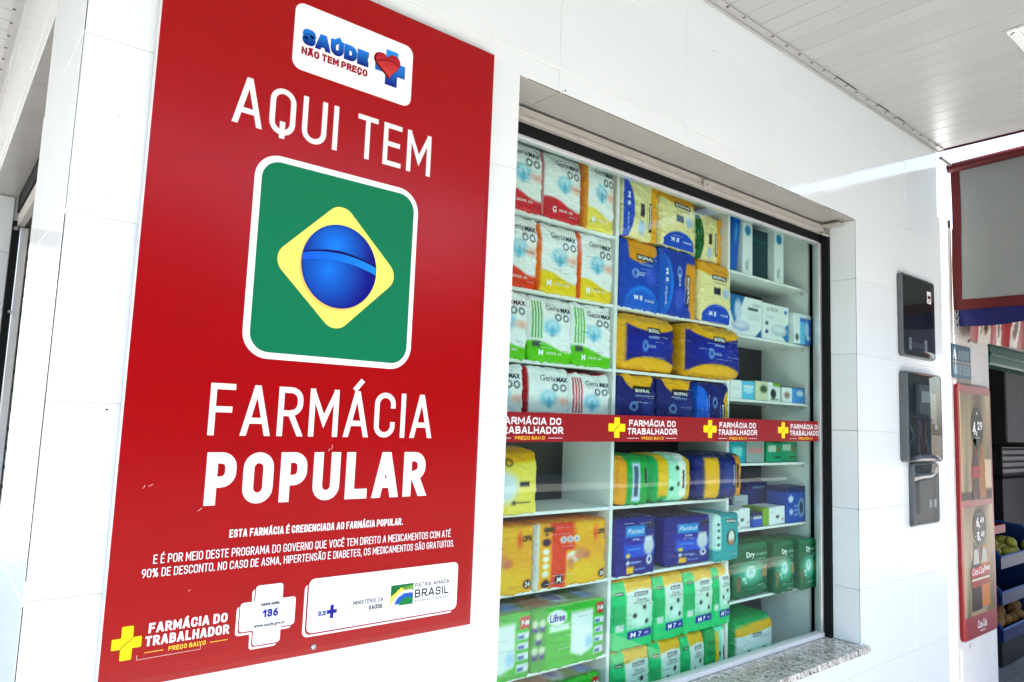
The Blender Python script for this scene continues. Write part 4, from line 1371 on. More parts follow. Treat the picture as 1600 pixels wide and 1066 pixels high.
def carton(kind):
    def f(u, v):
        a = Art(u, v, '#e8ecec')
        if kind == 'nebul':
            a.m(sstep((v - .35) - 1.3 * (.42 - u), .03) * sstep(.40 - u, .03) * 0 + sstep(.30 - np.abs(u - .16) - (1 - v) * .4, .03), '#2a7fae'); a.m(sstep((u - .80) - (v - .05) * .9, .03), '#1c6a9c')
            a.ell(.26, .62, .10, .26, '#cfd8e8', .06); a.ell(.34, .22, .26, .13, '#b8c0d8', .05); a.ell(.34, .25, .18, .07, '#dde2ec', .05); a.box(.55, .86, .66, .74, '#5a6670', .02)
            for k in range(4): a.box(.55, .92, .40 + .06 * k, .415 + .06 * k, '#c2ccd2', .02)
        if kind == 'nebul2':
            a.m(sstep((u - .62) - np.abs(v - .22) * 1.2, .03), '#2f86b4'); a.ell(.62, .28, .30, .16, '#c9d2da', .05); a.ell(.60, .31, .22, .09, '#e4e9ec', .05)
            a.ell(.14, .44, .06, .06, '#2b4a78', .02); a.ell(.14, .20, .06, .06, '#2b4a78', .02); a.ell(.88, .84, .06, .06, '#3f7fae', .02); a.box(.12, .40, .60, .62, '#97a3aa', .02)
        if kind == 'pale_blue':
            a.m(sstep(u - .34, .02), '#2a78be'); a.m(sstep(u - .34, .02) * sstep(.74 - v, .02) * sstep(.62 - u, .05), '#7fc0de'); a.ell(.74, .5, .12, .26, '#bcd7ea', .06); a.ell(.82, .22, .10, .08, '#dce8ee', .05)
            a.above(.86, '#e2e8ea', .02); a.ell(.16, .20, .10, .12, '#505a50', .06)
        if kind == 'blue':
            a.m(sstep(v + 1, .1), '#1f5fae'); a.box(-.1, 1.1, .84, 1.1, '#142c66', .03); a.ell(.76, .40, .18, .26, '#9fb8d0', .05); a.ell(.76, .40, .11, .18, '#27405a', .05); a.ell(.18, .66, .13, .09, '#e2e6ea', .03); a.ell(.20, .30, .10, .08, '#cfd8e2', .04)
            for k in range(3): a.box(.36, .56, .44 - .12 * k, .47 - .12 * k, '#a9c2dc', .02)
        if kind == 'navy':
            a.m(sstep(v + 1, .1), '#0f3a86'); a.above(.80, '#0a2460', .03); a.box(.3, .9, .84, .88, '#8aa2c8', .02)
        if kind == 'white_mint':
            a.box(.46, 1.1, -.1, 1.1, '#7fc3dc', .03); a.ell(.74, .55, .2, .22, '#c2e4ee', .08); a.box(.1, .4, .5, .54, '#b5bcc0', .02); a.box(.55, .95, .70, .78, '#f2f4f4', .02)
        if kind == 'green_photo':
            a.box(-.1, .5, -.1, 1.1, '#d8dcc4', .03); a.ell(.32, .6, .15, .2, '#5a6650', .08); a.ell(.72, .40, .12, .26, '#2c3634', .04); a.m(sstep(v - .80, .06) * sstep(u - .7, .1), '#7fae4e'); a.box(.6, .95, .05, .12, '#8a9a70', .03)
        if kind == 'sky':
            a.box(.42, 1.1, -.1, 1.1, '#5c9fd6', .03); a.ell(.78, .62, .15, .18, '#d6e4ee', .05); a.ell(.2, .45, .12, .2, '#a88a80', .08); a.above(.90, '#5a4a46', .03)
        if kind == 'lime':
            a.box(-.1, .46, -.1, 1.1, '#8fae1e', .03); a.box(.55, .95, .72, .76, '#b0b8a8', .02); a.box(.55, .95, .5, .53, '#c2c8bc', .02)
        if kind == 'small_blue':
            a.below(.62, '#1c5fae', .04); a.above(.62, '#1a2c58', .04); a.box(.1, .9, .60, .72, '#e6eaee', .04)
        if kind == 'plain':
            a.box(.08, .45, .30, .50, '#6a7076', .03); a.box(.10, .6, .75, .79, '#b8bec2', .02); a.ell(.8, .25, .08, .08, '#c05a48', .03)
        if kind == 'spine':
            a.ell(.50, .84, .30, .10, '#2f8fb4', .03); a.box(.30, .44, .08, .24, '#6a7276', .04); a.box(.52, .60, .08, .30, '#a8b0b2', .04)
        if kind == 'dark_teal':
            a.m(sstep(v + 1, .1), '#12444e'); a.box(.1, .9, .75, .8, '#2a6a74', .03)
        if kind == 'slab':
            a.m(sstep(v + 1, .1), '#1a6fb8'); a.box(.0, .2, -.1, 1.1, '#155a9c', .05); a.ell(.6, .7, .12, .16, '#6fb4de', .08)
        if kind == 'green_box':
            a.m(sstep(v + 1, .1), '#1f9f7a'); a.box(.12, .6, .55, .85, '#c8d8cc', .04); a.box(.5, .9, .2, .3, '#103a30', .03); a.ell(.75, .65, .12, .15, '#8a7450', .06)
        if kind == 'teal_box':
            a.m(sstep(v + 1, .1), '#22a8b4'); a.box(.2, .8, .3, .7, '#9fd8d4', .1)
        if kind == 'grey_pack':
            a.m(sstep(v + 1, .1), '#a8b0ae'); a.box(.1, .9, .4, .6, '#c89a9a', .1)
        return a
    return f


# ------------------------------------------------------------------ packs on the shelves
GW = 'white adult diaper packs in the left bay'
def dp(label, x0, x1, z0, z1, art, group='diaper packs in the display window', **k):
    return make_pack('diaper_pack', label, 'diaper pack', group, x0, x1, z0, z1, art, **k)
# left bay, from the top
RED, YLW, ORG, GRN = '#c9404a', '#ecd56a', '#d9603e', '#7fc83c'
dp('white adult diaper pack with red base, leftmost on the top shelf', 1.275, 1.452, 2.235, 2.452, geria(RED), GW, taper=.16, texts=g_text('G'), lean=-.02)
dp('white adult diaper pack with red base, top shelf beside a yellow based one', 1.456, 1.622, 2.235, 2.455, geria(RED), GW, taper=.18, texts=g_text('G'), side='#d8a0a0')
dp('white adult diaper pack with pale yellow base on the top shelf', 1.640, 1.784, 2.235, 2.475, geria('#f0e08c', edge='#e0a63a'), GW, taper=.12, texts=g_text('M'), side='#e2a23c')
dp('white adult diaper pack with orange red base, leftmost on the second shelf', 1.270, 1.436, 1.995, 2.217, geria(ORG), GW, taper=.18, texts=g_text('G'), lean=.02)
dp('white adult diaper pack with yellow base, middle of the second shelf', 1.440, 1.618, 1.995, 2.215, geria(YLW, edge='#e08a3a'), GW, taper=.16, texts=g_text('M'))
dp('white adult diaper pack with yellow base, second shelf next to the upright panel', 1.622, 1.784, 1.995, 2.218, geria(YLW, edge='#dc7a34'), GW, taper=.14, texts=g_text('M'))
dp('white adult diaper pack with plain green base, leftmost of the three green ones', 1.235, 1.410, 1.775, 1.979, geria(GRN), GW, taper=.14, texts=g_text('M'))
dp('white adult diaper pack with green stripes and base, middle of the three green ones', 1.416, 1.596, 1.775, 1.977, geria(GRN, '#5fae2e'), GW, taper=.16, texts=g_text('M', dx=.06))
dp('white adult diaper pack with green stripes and base, rightmost of the three green ones', 1.600, 1.784, 1.775, 1.979, geria(GRN, '#76be4a'), GW, taper=.14, texts=g_text('M', dx=.06))
dp('white adult diaper pack half hidden by the sticker band, leftmost in its row', 1.225, 1.400, 1.550, 1.758, geria('#b8bcc0'), GW, taper=.14, texts=g_text('P'))
dp('white adult diaper pack with red and grey left edge above the sticker band', 1.405, 1.594, 1.550, 1.757, geria('#b8bcc0', edge='#b83040'), GW, taper=.12, texts=g_text('P', dx=.03))
dp('white adult diaper pack with three red stripes above the sticker band', 1.600, 1.784, 1.550, 1.750, geria('#b8bcc0', '#c04650'), GW, taper=.14, texts=g_text('P', dx=.06), top='#b84048')
dp('pale yellow diaper pack alone on the shelf just below the sticker band', 1.285, 1.470, 1.315, 1.502, pale_yellow(), taper=.2, bulge=.014)
dp('orange yellow baby diaper pack at the left edge of the window', 1.135, 1.464, 1.085, 1.280, orange_baby(), bulge=.008, texts=OT, top='#e3a01a', depth=.19)
dp('orange yellow baby diaper pack with whole front showing, next to the upright panel', 1.470, 1.783, 1.085, 1.280, orange_baby(), bulge=.008, texts=OT, top='#e3a01a', depth=.19)
dp('lime green underwear pack at the left edge of the window', 1.130, 1.462, .845, 1.030, lifree(), bulge=.006, wr=.0012, texts=LT, top=lif_top, depth=.19, side='#3aa83a')
dp('lime green underwear pack with white logo, next to the upright panel', 1.468, 1.783, .845, 1.030, lifree(), bulge=.006, wr=.0012, texts=LT, top=lif_top, depth=.19, side='#3aa83a')
dp('lime green underwear pack at the bottom left, only its top showing', 1.130, 1.462, .602, .792, lifree(), bulge=.006, wr=.0012, texts=LT, top=lif_top, depth=.19)
dp('lime green underwear pack at the bottom, only its top showing, next to upright panel', 1.468, 1.770, .602, .798, lifree(), bulge=.008, wr=.0012, texts=LT, top=lif_top, depth=.19, yaw=.06)
# middle bay
dp('cream diaper pack with blue oval lying on its side, top left of middle bay', 1.803, 2.018, 2.243, 2.462, big_up(), sag=.003, texts=BT, rot=True, wr=.002, side='#d8d2b4')
dp('cream diaper pack with golden top and blue dome, top of middle bay', 2.030, 2.240, 2.246, 2.470, big_up(), sag=.003, texts=BT, taper=.15, wr=.002)
dp('cream diaper pack with green oval lying on its side, top of middle bay', 2.255, 2.440, 2.238, 2.432, big_up('#0c6b3c'), texts=BT[:1], rot=True, wr=.002, yf=.25)
dp('bright blue diaper pack with golden corner, left in the stacked pair rows', 1.803, 2.030, 1.995, 2.240, big_blue('#1c5cb8'), texts=BB, taper=.12, wr=.002)
dp('bright blue diaper pack lying on its side, golden end to the right', 2.036, 2.248, 1.995, 2.243, big_blue('#164ea8'), texts=BB, rot=True, wr=.002)
dp('cream diaper pack with golden top and blue dome, under the green oval one', 2.258, 2.462, 1.997, 2.235, big_up(), texts=BT, taper=.12, wr=.002, yf=.222)
dp('navy and yellow wide diaper pack with yellow left edge', 1.805, 2.132, 1.775, 1.972, navy_wide(True), texts=NT, rad=.03, bulge=.014)
dp('navy and yellow wide diaper pack sticking out past the upright panel', 2.148, 2.500, 1.776, 1.975, navy_wide(), texts=NT, rad=.03, bulge=.014, yf=.200, side='#d8ae30', depth=.19)
dp('navy diaper pack with yellow top, left one just above the sticker band', 1.803, 2.026, 1.550, 1.760, navy_up(), texts=BB[:1], taper=.1)
dp('navy diaper pack with yellow top, second one just above the sticker band', 2.034, 2.246, 1.550, 1.760, navy_up(), texts=BB[:1], taper=.1)
dp('navy diaper pack lying on its side just above the sticker band', 2.254, 2.455, 1.550, 1.758, navy_up(), texts=BB[:1], rot=True, yf=.222)
dp('green diaper pack with yellow end and white panel, lying just below the band', 1.803, 2.000, 1.315, 1.480,
   bands((-.1, .24, -.1, 1.1, '#e4b030', .05), (.40, .62, .12, .86, '#d2dcee', .04), (.44, .56, .2, .8, '#59687c', .04), (.76, .84, .45, .75, '#17211c', .03), base='#25a95f'), bulge=.014, wr=.0025, rad=.022)
dp('pale green and white spotted diaper pack lying below the band', 1.996, 2.226, 1.315, 1.478,
   bands((-.1, .14, -.1, 1.1, '#27ab6e', .05), (.14, .36, .15, 1.1, '#e9c52a', .04), (.36, .78, -.1, 1.1, '#bfe9d2', .06), (.62, .80, .1, 1.1, '#eff2ea', .06), (.80, 1.2, -.1, 1.1, '#edc430', .03), (.70, .75, .3, .7, '#22241f', .03),
         base='#27ab6e', extra=((.44, .3, .05, .05, '#1f4a3e', .03), (.58, .75, .05, .05, '#1f4a3e', .03), (.60, .40, .04, .05, '#1f4a3e', .03))), bulge=.016, wr=.0022, rad=.024, yf=.228)
dp('navy diaper pack with two yellow bands, lying below the band, end sticking out', 2.228, 2.512, 1.318, 1.488,
   bands((-.1, .10, -.1, 1.1, '#14307c', .03), (.08, .38, .05, .95, '#ebc02c', .05), (.38, .78, -.1, 1.1, '#0f2a70', .03), (.50, .66, .2, .8, '#24458e', .08), (.78, 1.2, -.1, 1.1, '#dfa532', .03), (.80, .86, .25, .78, '#14171c', .02), (.72, .75, .3, .75, '#a8b4cc', .02), base='#14307c'),
   bulge=.014, wr=.002, rad=.028, yf=.195, depth=.19, top='#1a2c5c')
dp('deep blue incontinence pants pack, left of the two blue ones', 1.808, 2.034, 1.085, 1.276, plen(), texts=PT, wr=.0014, bulge=.008, side='#0c1870', top='#0c1450')
dp('deep blue incontinence pants pack, right of the two blue ones', 2.090, 2.335, 1.086, 1.262, plen(), texts=PT, wr=.0014, bulge=.008, yf=.225, side='#0e2a90', top='#0c1450', yaw=-.06)
dp('turquoise baby diaper pack beside the blue packs', 2.338, 2.500, 1.087, 1.260, teal(), texts=[('BIGFRAL', .62, .84, .40, .05, '#e8e8e4', .03)], yf=.205, depth=.17, bulge=.008, lean=.02)
GG = 'green and white diaper packs in the middle bay'
for x0, x1, zt, lb in ((1.816, 2.018, 1.064, 'leftmost of four in upper green row'), (2.024, 2.190, 1.062, 'second of four in upper green row'),
                       (2.192, 2.366, 1.058, 'third of four in upper green row'), (2.360, 2.480, 1.060, 'rightmost of four in upper green row')):
    dp('green and white pack with yellow top, ' + lb, x0, x1, .840, zt, green_up(), GG, sag=.003, texts=GT, wr=.0022, taper=.12, yf=.226, top='#e3b92a', side='#36cc8e')
for x0, x1, zt, lb in ((1.816, 2.004, .836, 'leftmost of the lower green row'), (2.010, 2.178, .837, 'second of the lower green row'), (2.182, 2.316, .834, 'third of the lower green row')):
    dp('green and white pack with yellow top, ' + lb, x0, x1, .602, zt, green_up(), GG, texts=GT, wr=.0022, taper=.12, yf=.226, top='#e3b92a', side='#36cc8e')
dp('green and white diaper pack lying on its side, rightmost of the lower green row', 2.318, 2.446, .602, .836, green_rot(), GG, wr=.0026, yf=.224)
dp('green diaper pack with broad yellow band lying at the foot of the right bay', 2.500, 2.800, .662, .836, green_wide(), GG, rad=.035, bulge=.016, texts=[('BIGFRAL', .50, .64, .17, .05, '#e8e8e4', .03)], yf=.232, depth=.2, top='#23a468')
MB().box(2.50, 2.81, .2365, .448, .6005, .6615, b=.004).build('carton', 'box_grey')
bpy.data.objects['carton'].location = (0, 0, 0)
tag(bpy.data.objects['carton'], 'flat grey box under the green pack at the foot of the right bay', 'box')
# right bay
DG = 'dark green diaper packs in the right bay'
dp('dark green underwear pack, leftmost of the three dark green ones', 2.508, 2.762, .918, 1.124, dry(), DG, texts=DT, depth=.18, yf=.234, bulge=.006, wr=.0012, side='#0b6a4a')
dp('dark green underwear pack, middle of the three dark green ones', 2.766, 2.924, .918, 1.122, dry(), DG, texts=DT, depth=.18, yf=.210, bulge=.006, wr=.0012, side='#0b6a4a')
dp('dark green underwear pack, rightmost of the three dark green ones', 2.928, 3.068, .918, 1.124, dry(), DG, texts=DT, depth=.16, yf=.188, bulge=.005, wr=.0012, side='#0b6a4a')


def ct(name, label, x0, x1, z0, z1, kind, group='boxes on the right bay shelves', **k):
    k.setdefault('depth', .10); k.setdefault('cell', .006); k.setdefault('yf', .235)
    return make_pack(name, label, 'box', group, x0, x1, z0, z1, carton(kind), rad=.002, bulge=0, wr=0, mat_name='carton_print', **k)
ct('carton', 'blue slab shaped box leaning against the upright panel, top right bay', 2.470, 2.530, 2.228, 2.462, 'slab', lean=.12, depth=.2, yf=.24)
ct('carton', 'tall white box spine with blue spot, left of the two on the top shelf', 2.566, 2.638, 2.229, 2.452, 'spine', depth=.2)
ct('carton', 'tall white box spine with blue spot, right of the two on the top shelf', 2.808, 2.884, 2.229, 2.460, 'spine', depth=.2)
ct('carton', 'dark teal box between the two tall white spines on the top shelf', 2.648, 2.800, 2.229, 2.448, 'dark_teal', depth=.18, yf=.262)
ct('carton', 'narrow dark teal box behind the leaning blue slab on the top shelf', 2.536, 2.562, 2.229, 2.440, 'dark_teal', depth=.16, yf=.275)
ct('carton', 'white device box with blue corners, left on second right bay shelf', 2.470, 2.716, 1.970, 2.132, 'nebul', texts=[('G-TECH', .80, .82, .24, .07, '#5a6670', .0)], depth=.14)
ct('carton', 'white device box with blue corner and dark dots, second right bay shelf', 2.704, 2.908, 1.971, 2.124, 'nebul2', texts=[('G-TECH', .34, .84, .42, .10, '#5a6670', .0)], yf=.226, depth=.13)
ct('carton', 'pale blue and white box at the right end of second right bay shelf', 2.918, 3.064, 1.971, 2.104, 'pale_blue', yf=.205, depth=.13)
ct('carton', 'small white and mint box, left on third right bay shelf', 2.482, 2.656, 1.707, 1.782, 'white_mint')
ct('carton', 'small pale box with dark picture, middle of third right bay shelf', 2.664, 2.852, 1.707, 1.788, 'green_photo')
ct('carton', 'small sky blue box, right end of third right bay shelf', 2.872, 3.060, 1.707, 1.778, 'sky')
ct('carton', 'turquoise box just below the sticker band, left in right bay', 2.478, 2.590, 1.449, 1.540, 'teal_box')
ct('carton', 'grey and pink box just below the sticker band in right bay', 2.600, 2.730, 1.449, 1.548, 'grey_pack')
ct('carton', 'green and white box just below the sticker band, right bay middle', 2.745, 2.870, 1.449, 1.532, 'green_box')
ct('carton', 'green box just below the sticker band, right end of right bay', 2.880, 3.020, 1.449, 1.536, 'green_box', yf=.25)
ct('carton', 'small white box, leftmost on the fifth right bay shelf', 2.472, 2.560, 1.189, 1.262, 'plain')
ct('carton', 'small white box beside a little blue one on the fifth right bay shelf', 2.565, 2.640, 1.189, 1.266, 'plain', yf=.245)
ct('carton', 'little blue box with white band on the fifth right bay shelf', 2.646, 2.716, 1.189, 1.248, 'small_blue')
ct('carton', 'small lime and white box on the fifth right bay shelf', 2.722, 2.820, 1.189, 1.262, 'lime')
ct('carton', 'small white box right of the lime one on the fifth right bay shelf', 2.826, 2.906, 1.189, 1.262, 'plain', yf=.245)
ct('carton', 'tall bright blue box at the right end of the fifth right bay shelf', 2.912, 3.060, 1.189, 1.342, 'blue')
ct('carton', 'tall dark blue box behind the small ones, fifth right bay shelf', 2.80, 2.965, 1.189, 1.352, 'navy', yf=.365, depth=.09)
ct('carton', 'dark blue flat box behind the small ones, fifth right bay left', 2.49, 2.68, 1.189, 1.288, 'navy', yf=.355, depth=.09)
ct('carton', 'pale grey box behind the little blue one, fifth right bay shelf', 2.69, 2.79, 1.189, 1.300, 'plain', yf=.350, depth=.09)

# ------------------------------------------------------------------ utility meters on the wall
def meter(label, x0, x1, z0, z1, dep, kind):
    """glazed meter box: grey body, dark inside, bulging clear cover"""
    m = empty('meter_box', ((x0 + x1) / 2, 0, z0), label, 'meter box', 'meter boxes on the tiled wall')
    w, h = x1 - x0, z1 - z0
    a, b = -w / 2, w / 2
    r = .022
    g = MB(); out = rrect(a, b, 0, h, r, 5); inn = rrect(a + .007, b - .007, .007, h - .007, r * .8, 5); n = len(out)
    vs = [(p[0], -.0012, p[1]) for p in out] + [(p[0], -dep + .006, p[1]) for p in out]
    o2 = inset_poly(out, .005)
    vs += [(p[0], -dep, p[1]) for p in o2] + [(p[0], -dep, p[1]) for p in inn] + [(p[0], -.008, p[1]) for p in inn]
    fs = []
    for l in range(4):
        for k in range(n):
            j = (k + 1) % n; fs.append((l * n + k, l * n + j, (l + 1) * n + j, (l + 1) * n + k))
    fs.append(tuple(range(4 * n, 5 * n)))
    fs = [f[::-1] for f in fs[:-1]] + [fs[-1]]
    g.add(vs, fs); g.build('housing', 'meter_body', m)
    g = MB(); g.poly(rrect(a + .0075, b - .0075, .0075, h - .0075, r * .78, 5), -.0095); g.build('back_plate', 'meter_dark', m)
    # cover: shallow bulge
    NXc, NZc = 12, 14; vs = []; fs = []
    for i in range(NXc + 1):
        for j in range(NZc + 1):
            u, v = i / NXc, j / NZc
            bl = (1 - (2 * u - 1) ** 4) * (1 - (2 * v - 1) ** 4)
            vs.append((a + .006 + (w - .012) * u, -dep + .0012 - .0015 * bl, .006 + (h - .012) * v))
    for i in range(NXc):
        for j in range(NZc): q = i * (NZc + 1) + j; fs.append((q, q + NZc + 1, q + NZc + 2, q + 1))
    MB().add(vs, fs).build('cover', 'cover_glass', m, smooth=True)
    if kind == 'top':
        MB().box(-.085, .085, -.016, -.0105, .05, .075, b=.002).build('terminal_block', 'meter_body', m)
        for s in (-.09, .09): MB().box(s - .012, s + .012, -.019, -.0105, .035, .095, b=.003).build('clamp', 'aluminium', m)
        g = MB(); g.poly(rrect(.085, .135, h - .115, h - .055, .006), -dep - .0035); lab = g.build('label', 'paper', m)
        g = MB(); g.poly(rect(.092, .128, h - .092, h - .076), -dep - .0042); g.poly(rect(.096, .124, h - .105, h - .101), -dep - .0042); g.build('mark', 'tarp_red', m)
    if kind == 'mid':
        MB().box(-.06, .09, -.032, -.0105, .22, h - .05, b=.008).build('meter', 'meter_body', m)
        MB().box(-.035, .065, -.036, -.0325, .28, h - .085, b=.002).build('dial', 'lettering_grey', m)
        for s in (-.11, -.105): pass
        MB().box(.10, .155, -.030, -.0105, .18, .33, b=.004).build('breaker', 'chair_pale', m)
        MB().box(.125, .152, -.0335, -.0305, .155, .178, b=.001).build('seal_tag', 'paper', m)
        rr = random.Random(4)
        for q in range(9):
            x = -.13 + .03 * q
            pts = [(x + rr.uniform(-.02, .02), -.018 - rr.uniform(0, .012), .03 + .045 * t + rr.uniform(-.01, .01)) for t in range(5)]
            MB().tube(pts, .0042, 6).build('wire', ('wire_blue', 'wire_dark', 'wire_red')[q % 3], m, smooth=True)
    if kind == 'low':
        MB().box(-.075, .085, -.019, -.0105, .05, h - .05, b=.004).build('meter', 'meter_dark', m)
        for s in (.045, .10): MB().box(s - .013, s + .013, -.0215, -.0195, .075, .112, b=.001).build('seal_tag', 'paper', m)
        MB().tube([(a - .010, -.012, .004), (a + .012, -.012, .004)], .007, 8).build('lock', 'screw', m)
    return m


meter('tall dark glazed meter box with small white sticker, topmost of three', 3.468, 3.846, 1.952, 2.345, .024, 'top')
meter('glazed meter box with loose wires inside, middle of three', 3.470, 3.866, 1.462, 1.882, .038, 'mid')
meter('small dark glazed meter box with two white tags, lowest of three', 3.556, 3.850, 1.170, 1.458, .024, 'low')

# ------------------------------------------------------------------ canvas roller blind hung across the pavement
TX = 4.150
blind = empty('canvas_blind', (TX, -1.2, 2.15), 'grey canvas roll blind with red border and blue lower flap hanging beside the wall', 'blind')
def tb(mb, name, material, smooth=False):
    return mb.build(name, material, blind, loc=-Vector(blind.location), smooth=smooth)
def fold(y, z):
    t = (3.03 - z) / .75
    return (.012 * math.sin(3.1 * y + 5 * t + .6) * t + .008 * math.sin((y * 3.3 + z * 2.2) * 3.4) * (.30 + .6 * t) + .010 * math.sin(13 * y + 4 * z + 2 * math.sin(5 * z)) * t
            + .006 * math.sin(29 * y - 11 * z) * t * t)
def cloth(y0, y1, z0, z1, ny, nz, name, material, th=.0015, dx=0.0, edge=None):
    vs = []; fs = []
    for s in (0, 1):
        for i in range(ny + 1):
            for j in range(nz + 1):
                y = y0 + (y1 - y0) * i / ny; zt = z1(y) if callable(z1) else z1; zb = z0(y) if callable(z0) else z0
                z = zb + (zt - zb) * j / nz
                vs.append((TX + fold(y, z) + dx + s * th, y, z))
    n1 = (ny + 1) * (nz + 1)
    for i in range(ny):
        for j in range(nz):
            q = i * (nz + 1) + j
            fs.append((q, q + 1, q + nz + 2, q + nz + 1)); fs.append((n1 + q, n1 + q + nz + 1, n1 + q + nz + 2, n1 + q + 1))
    return tb(MB().add(vs, fs), name, material, True)
YE = -2.45
def ztop(y): return 3.030 + .012 * min(1, -y / .5)
def zbot(y): return 2.298 + .004 * math.sin(6 * y)
cloth(YE, -.040, zbot, lambda y: ztop(y) - .012, 60, 24, 'canvas', 'tarp_grey')
cloth(-.050, -.006, lambda y: 2.244, lambda y: ztop(y) - .02, 4, 24, 'side_border', 'tarp_red', .002, -.002)
cloth(YE, -.006, lambda y: 2.244, lambda y: zbot(y) + .002, 60, 4, 'bottom_border', 'tarp_red', .002, -.0035)
def zfl(y): return 2.164 + .030 * max(0, (-y - .12)) * 1.0 + .010 * math.sin(9 * y)
cloth(YE, -.012, zfl, lambda y: 2.248, 60, 5, 'lower_flap', 'tarp_blue', .0015, .004)
tb(MB().tube([(TX - .006, .004, 3.020), (TX - .006, -.5, 3.034), (TX - .006, YE, 3.040)], .026, 12), 'top_bar', 'tarp_red', True)
tb(MB().tube([(TX - .005, -.024, 2.254), (TX + .008, -.024, 2.254)], .009, 10), 'eyelet', 'brass', True)
rr = random.Random(3)
for q in range(3):
    pts = [(TX - .01 + rr.uniform(-.004, .004), -.018 + .012 * math.sin(t * 1.3 + q * 2), 2.248 - .022 * t) for t in range(7)]
    tb(MB().tube(pts, .0022, 5), 'cord', 'rope', True)
tb(MB().box(TX + .004, TX + .012, .006, .030, 2.262, 2.46), 'hanging_flap', 'tarp_blue')
tb(MB().tube([(TX + .01, .012, 2.46), (TX + .01, .012, 2.74)], .008, 6), 'hanging_strap', 'wire_dark')
tb(MB().tube([(4.0, -.012, 3.040), (TX, -.016, 3.030)], .010, 8), 'wall_bracket', 'screw')

# ------------------------------------------------------------------ neighbouring shop
nb = empty('neighbour_shop', (4.10, .01, 0), 'low white plastered shop next door with dark open front', 'building')
nb.location = (0, 0, 0)
g = MB(); g.box(4.100, 4.680, .006, .25, 0, 2.70, b=.006); g.build('pillar', 'plaster', nb)
MB().box(4.6805, 9.0, .03, .25, 2.13, 2.70).build('lintel', 'plaster', nb)
MB().box(9.0, 9.6, .006, .25, 0, 2.70).build('pillar', 'plaster', nb)
sb_ = MB(); sb_.box(4.69, 8.99, .004, .12, 2.005, 2.125, b=.010); sh = sb_.build('shutter_box', 'green_paint', nb)
MB().box(4.69, 8.99, -.006, .0035, 2.055, 2.075, b=.002).build('ridge', 'green_paint', sh)
g = MB(); g.box(4.11, 9.5, 3.5, 3.6, .0, 2.7); g.box(4.11, 4.16, .25, 3.5, 0, 2.7); g.box(9.5, 9.6, .25, 3.6, 0, 2.7); 
g.build('interior', 'room', nb)
MB().box(4.105, 9.6, .03, 3.6, 2.7005, 2.74).build('roof_slab', 'plaster', nb)
MB().box(4.3, 9.5, .02, 3.5, -.1, .055).build('floor', 'floor_grey', nb)
MB().box(4.685, 9.0, -.25, .0195, -.1, .030, b=.01).build('doorstep', 'floor_grey', nb)
g = MB(); ny = 14
for k in range(ny):
    y0, y1 = -3.7 * k / ny, -3.7 * (k + 1) / ny; za, zb = 2.74 - .09 * (-y0) - .02 * math.sin(PI * k / ny), 2.74 - .09 * (-y1) - .02 * math.sin(PI * (k + 1) / ny)
    g.add([(4.178, y0, za), (9.6, y0, za), (9.6, y1, zb), (4.178, y1, zb), (4.178, y0, za + .004), (9.6, y0, za + .004), (9.6, y1, zb + .004), (4.178, y1, zb + .004)], [(0, 1, 2, 3), (7, 6, 5, 4), (0, 3, 7, 4), (1, 5, 6, 2)])
g.build('added_canopy', 'added_canopy_blue', nb)  # out of view, added to shade the pavement that the window mirrors
for x in (9.54,): MB().tube([(x, -2.92, 0), (x, -2.92, 2.455)], .025, 8).build('added_canopy_post', 'aluminium', nb)  # post of the added canopy
g = MB(); g.box(5.98, 7.6, .300, .312, 1.555, 2.12); g.build('hanging_sheet', 'grey_cloth', nb)

# striped advertising valance under the lintel
val = empty('awning_valance', (4.25, -.05, 2.1), 'red and white striped printed valance along the shop front under the blind', 'awning')
vs = []; fs = []; cs = []; NXv, NZv = 120, 12
for i in range(NXv + 1):
    for j in range(NZv + 1):
        u, v = i / NXv, j / NZv; x = 4.215 + 1.8 * u
        z0 = 2.088 + .035 * min(1, u * 2); z = z0 + (2.33 - z0) * v
        vs.append((x, -.05 - .006 * math.sin(17 * x) - .02 * v, z))
        s = (x - 4.215 + .035 * math.sin(9 * z + 8 * x) * (x > 4.4)) / .26
        k = int(s) % 3
        c = hexc('#a01418') if s % 1.0 < .52 or k == 9 else hexc('#ddd6c6')
        if s % 1.0 >= .52:
            d = math.hypot((s % 1.0 - .76) / .13, (v - .5) / .32)
            if d < 1: c = hexc('#3a2014') if d < .6 else hexc('#8a5a2a')
        cs.append(c)
for i in range(NXv):
    for j in range(NZv): q = i * (NZv + 1) + j; fs.append((q, q + NZv + 1, q + NZv + 2, q + 1))
g = MB(); g.add(vs, fs); g.c = cs; g.build('printed_cloth', 'print', val, loc=-Vector(val.location), smooth=True)
MB().box(4.215, 6.02, -.066, -.0575, 2.33, 2.342).build('hanging_rail', 'aluminium', val, loc=-Vector(val.location))
g = MB(); g.tube([(4.222, -.045, 2.085), (4.238, -.045, 2.098), (4.33, -.046, 2.090)], .006, 6); g.build('hook', 'screw', val, loc=-Vector(val.location))

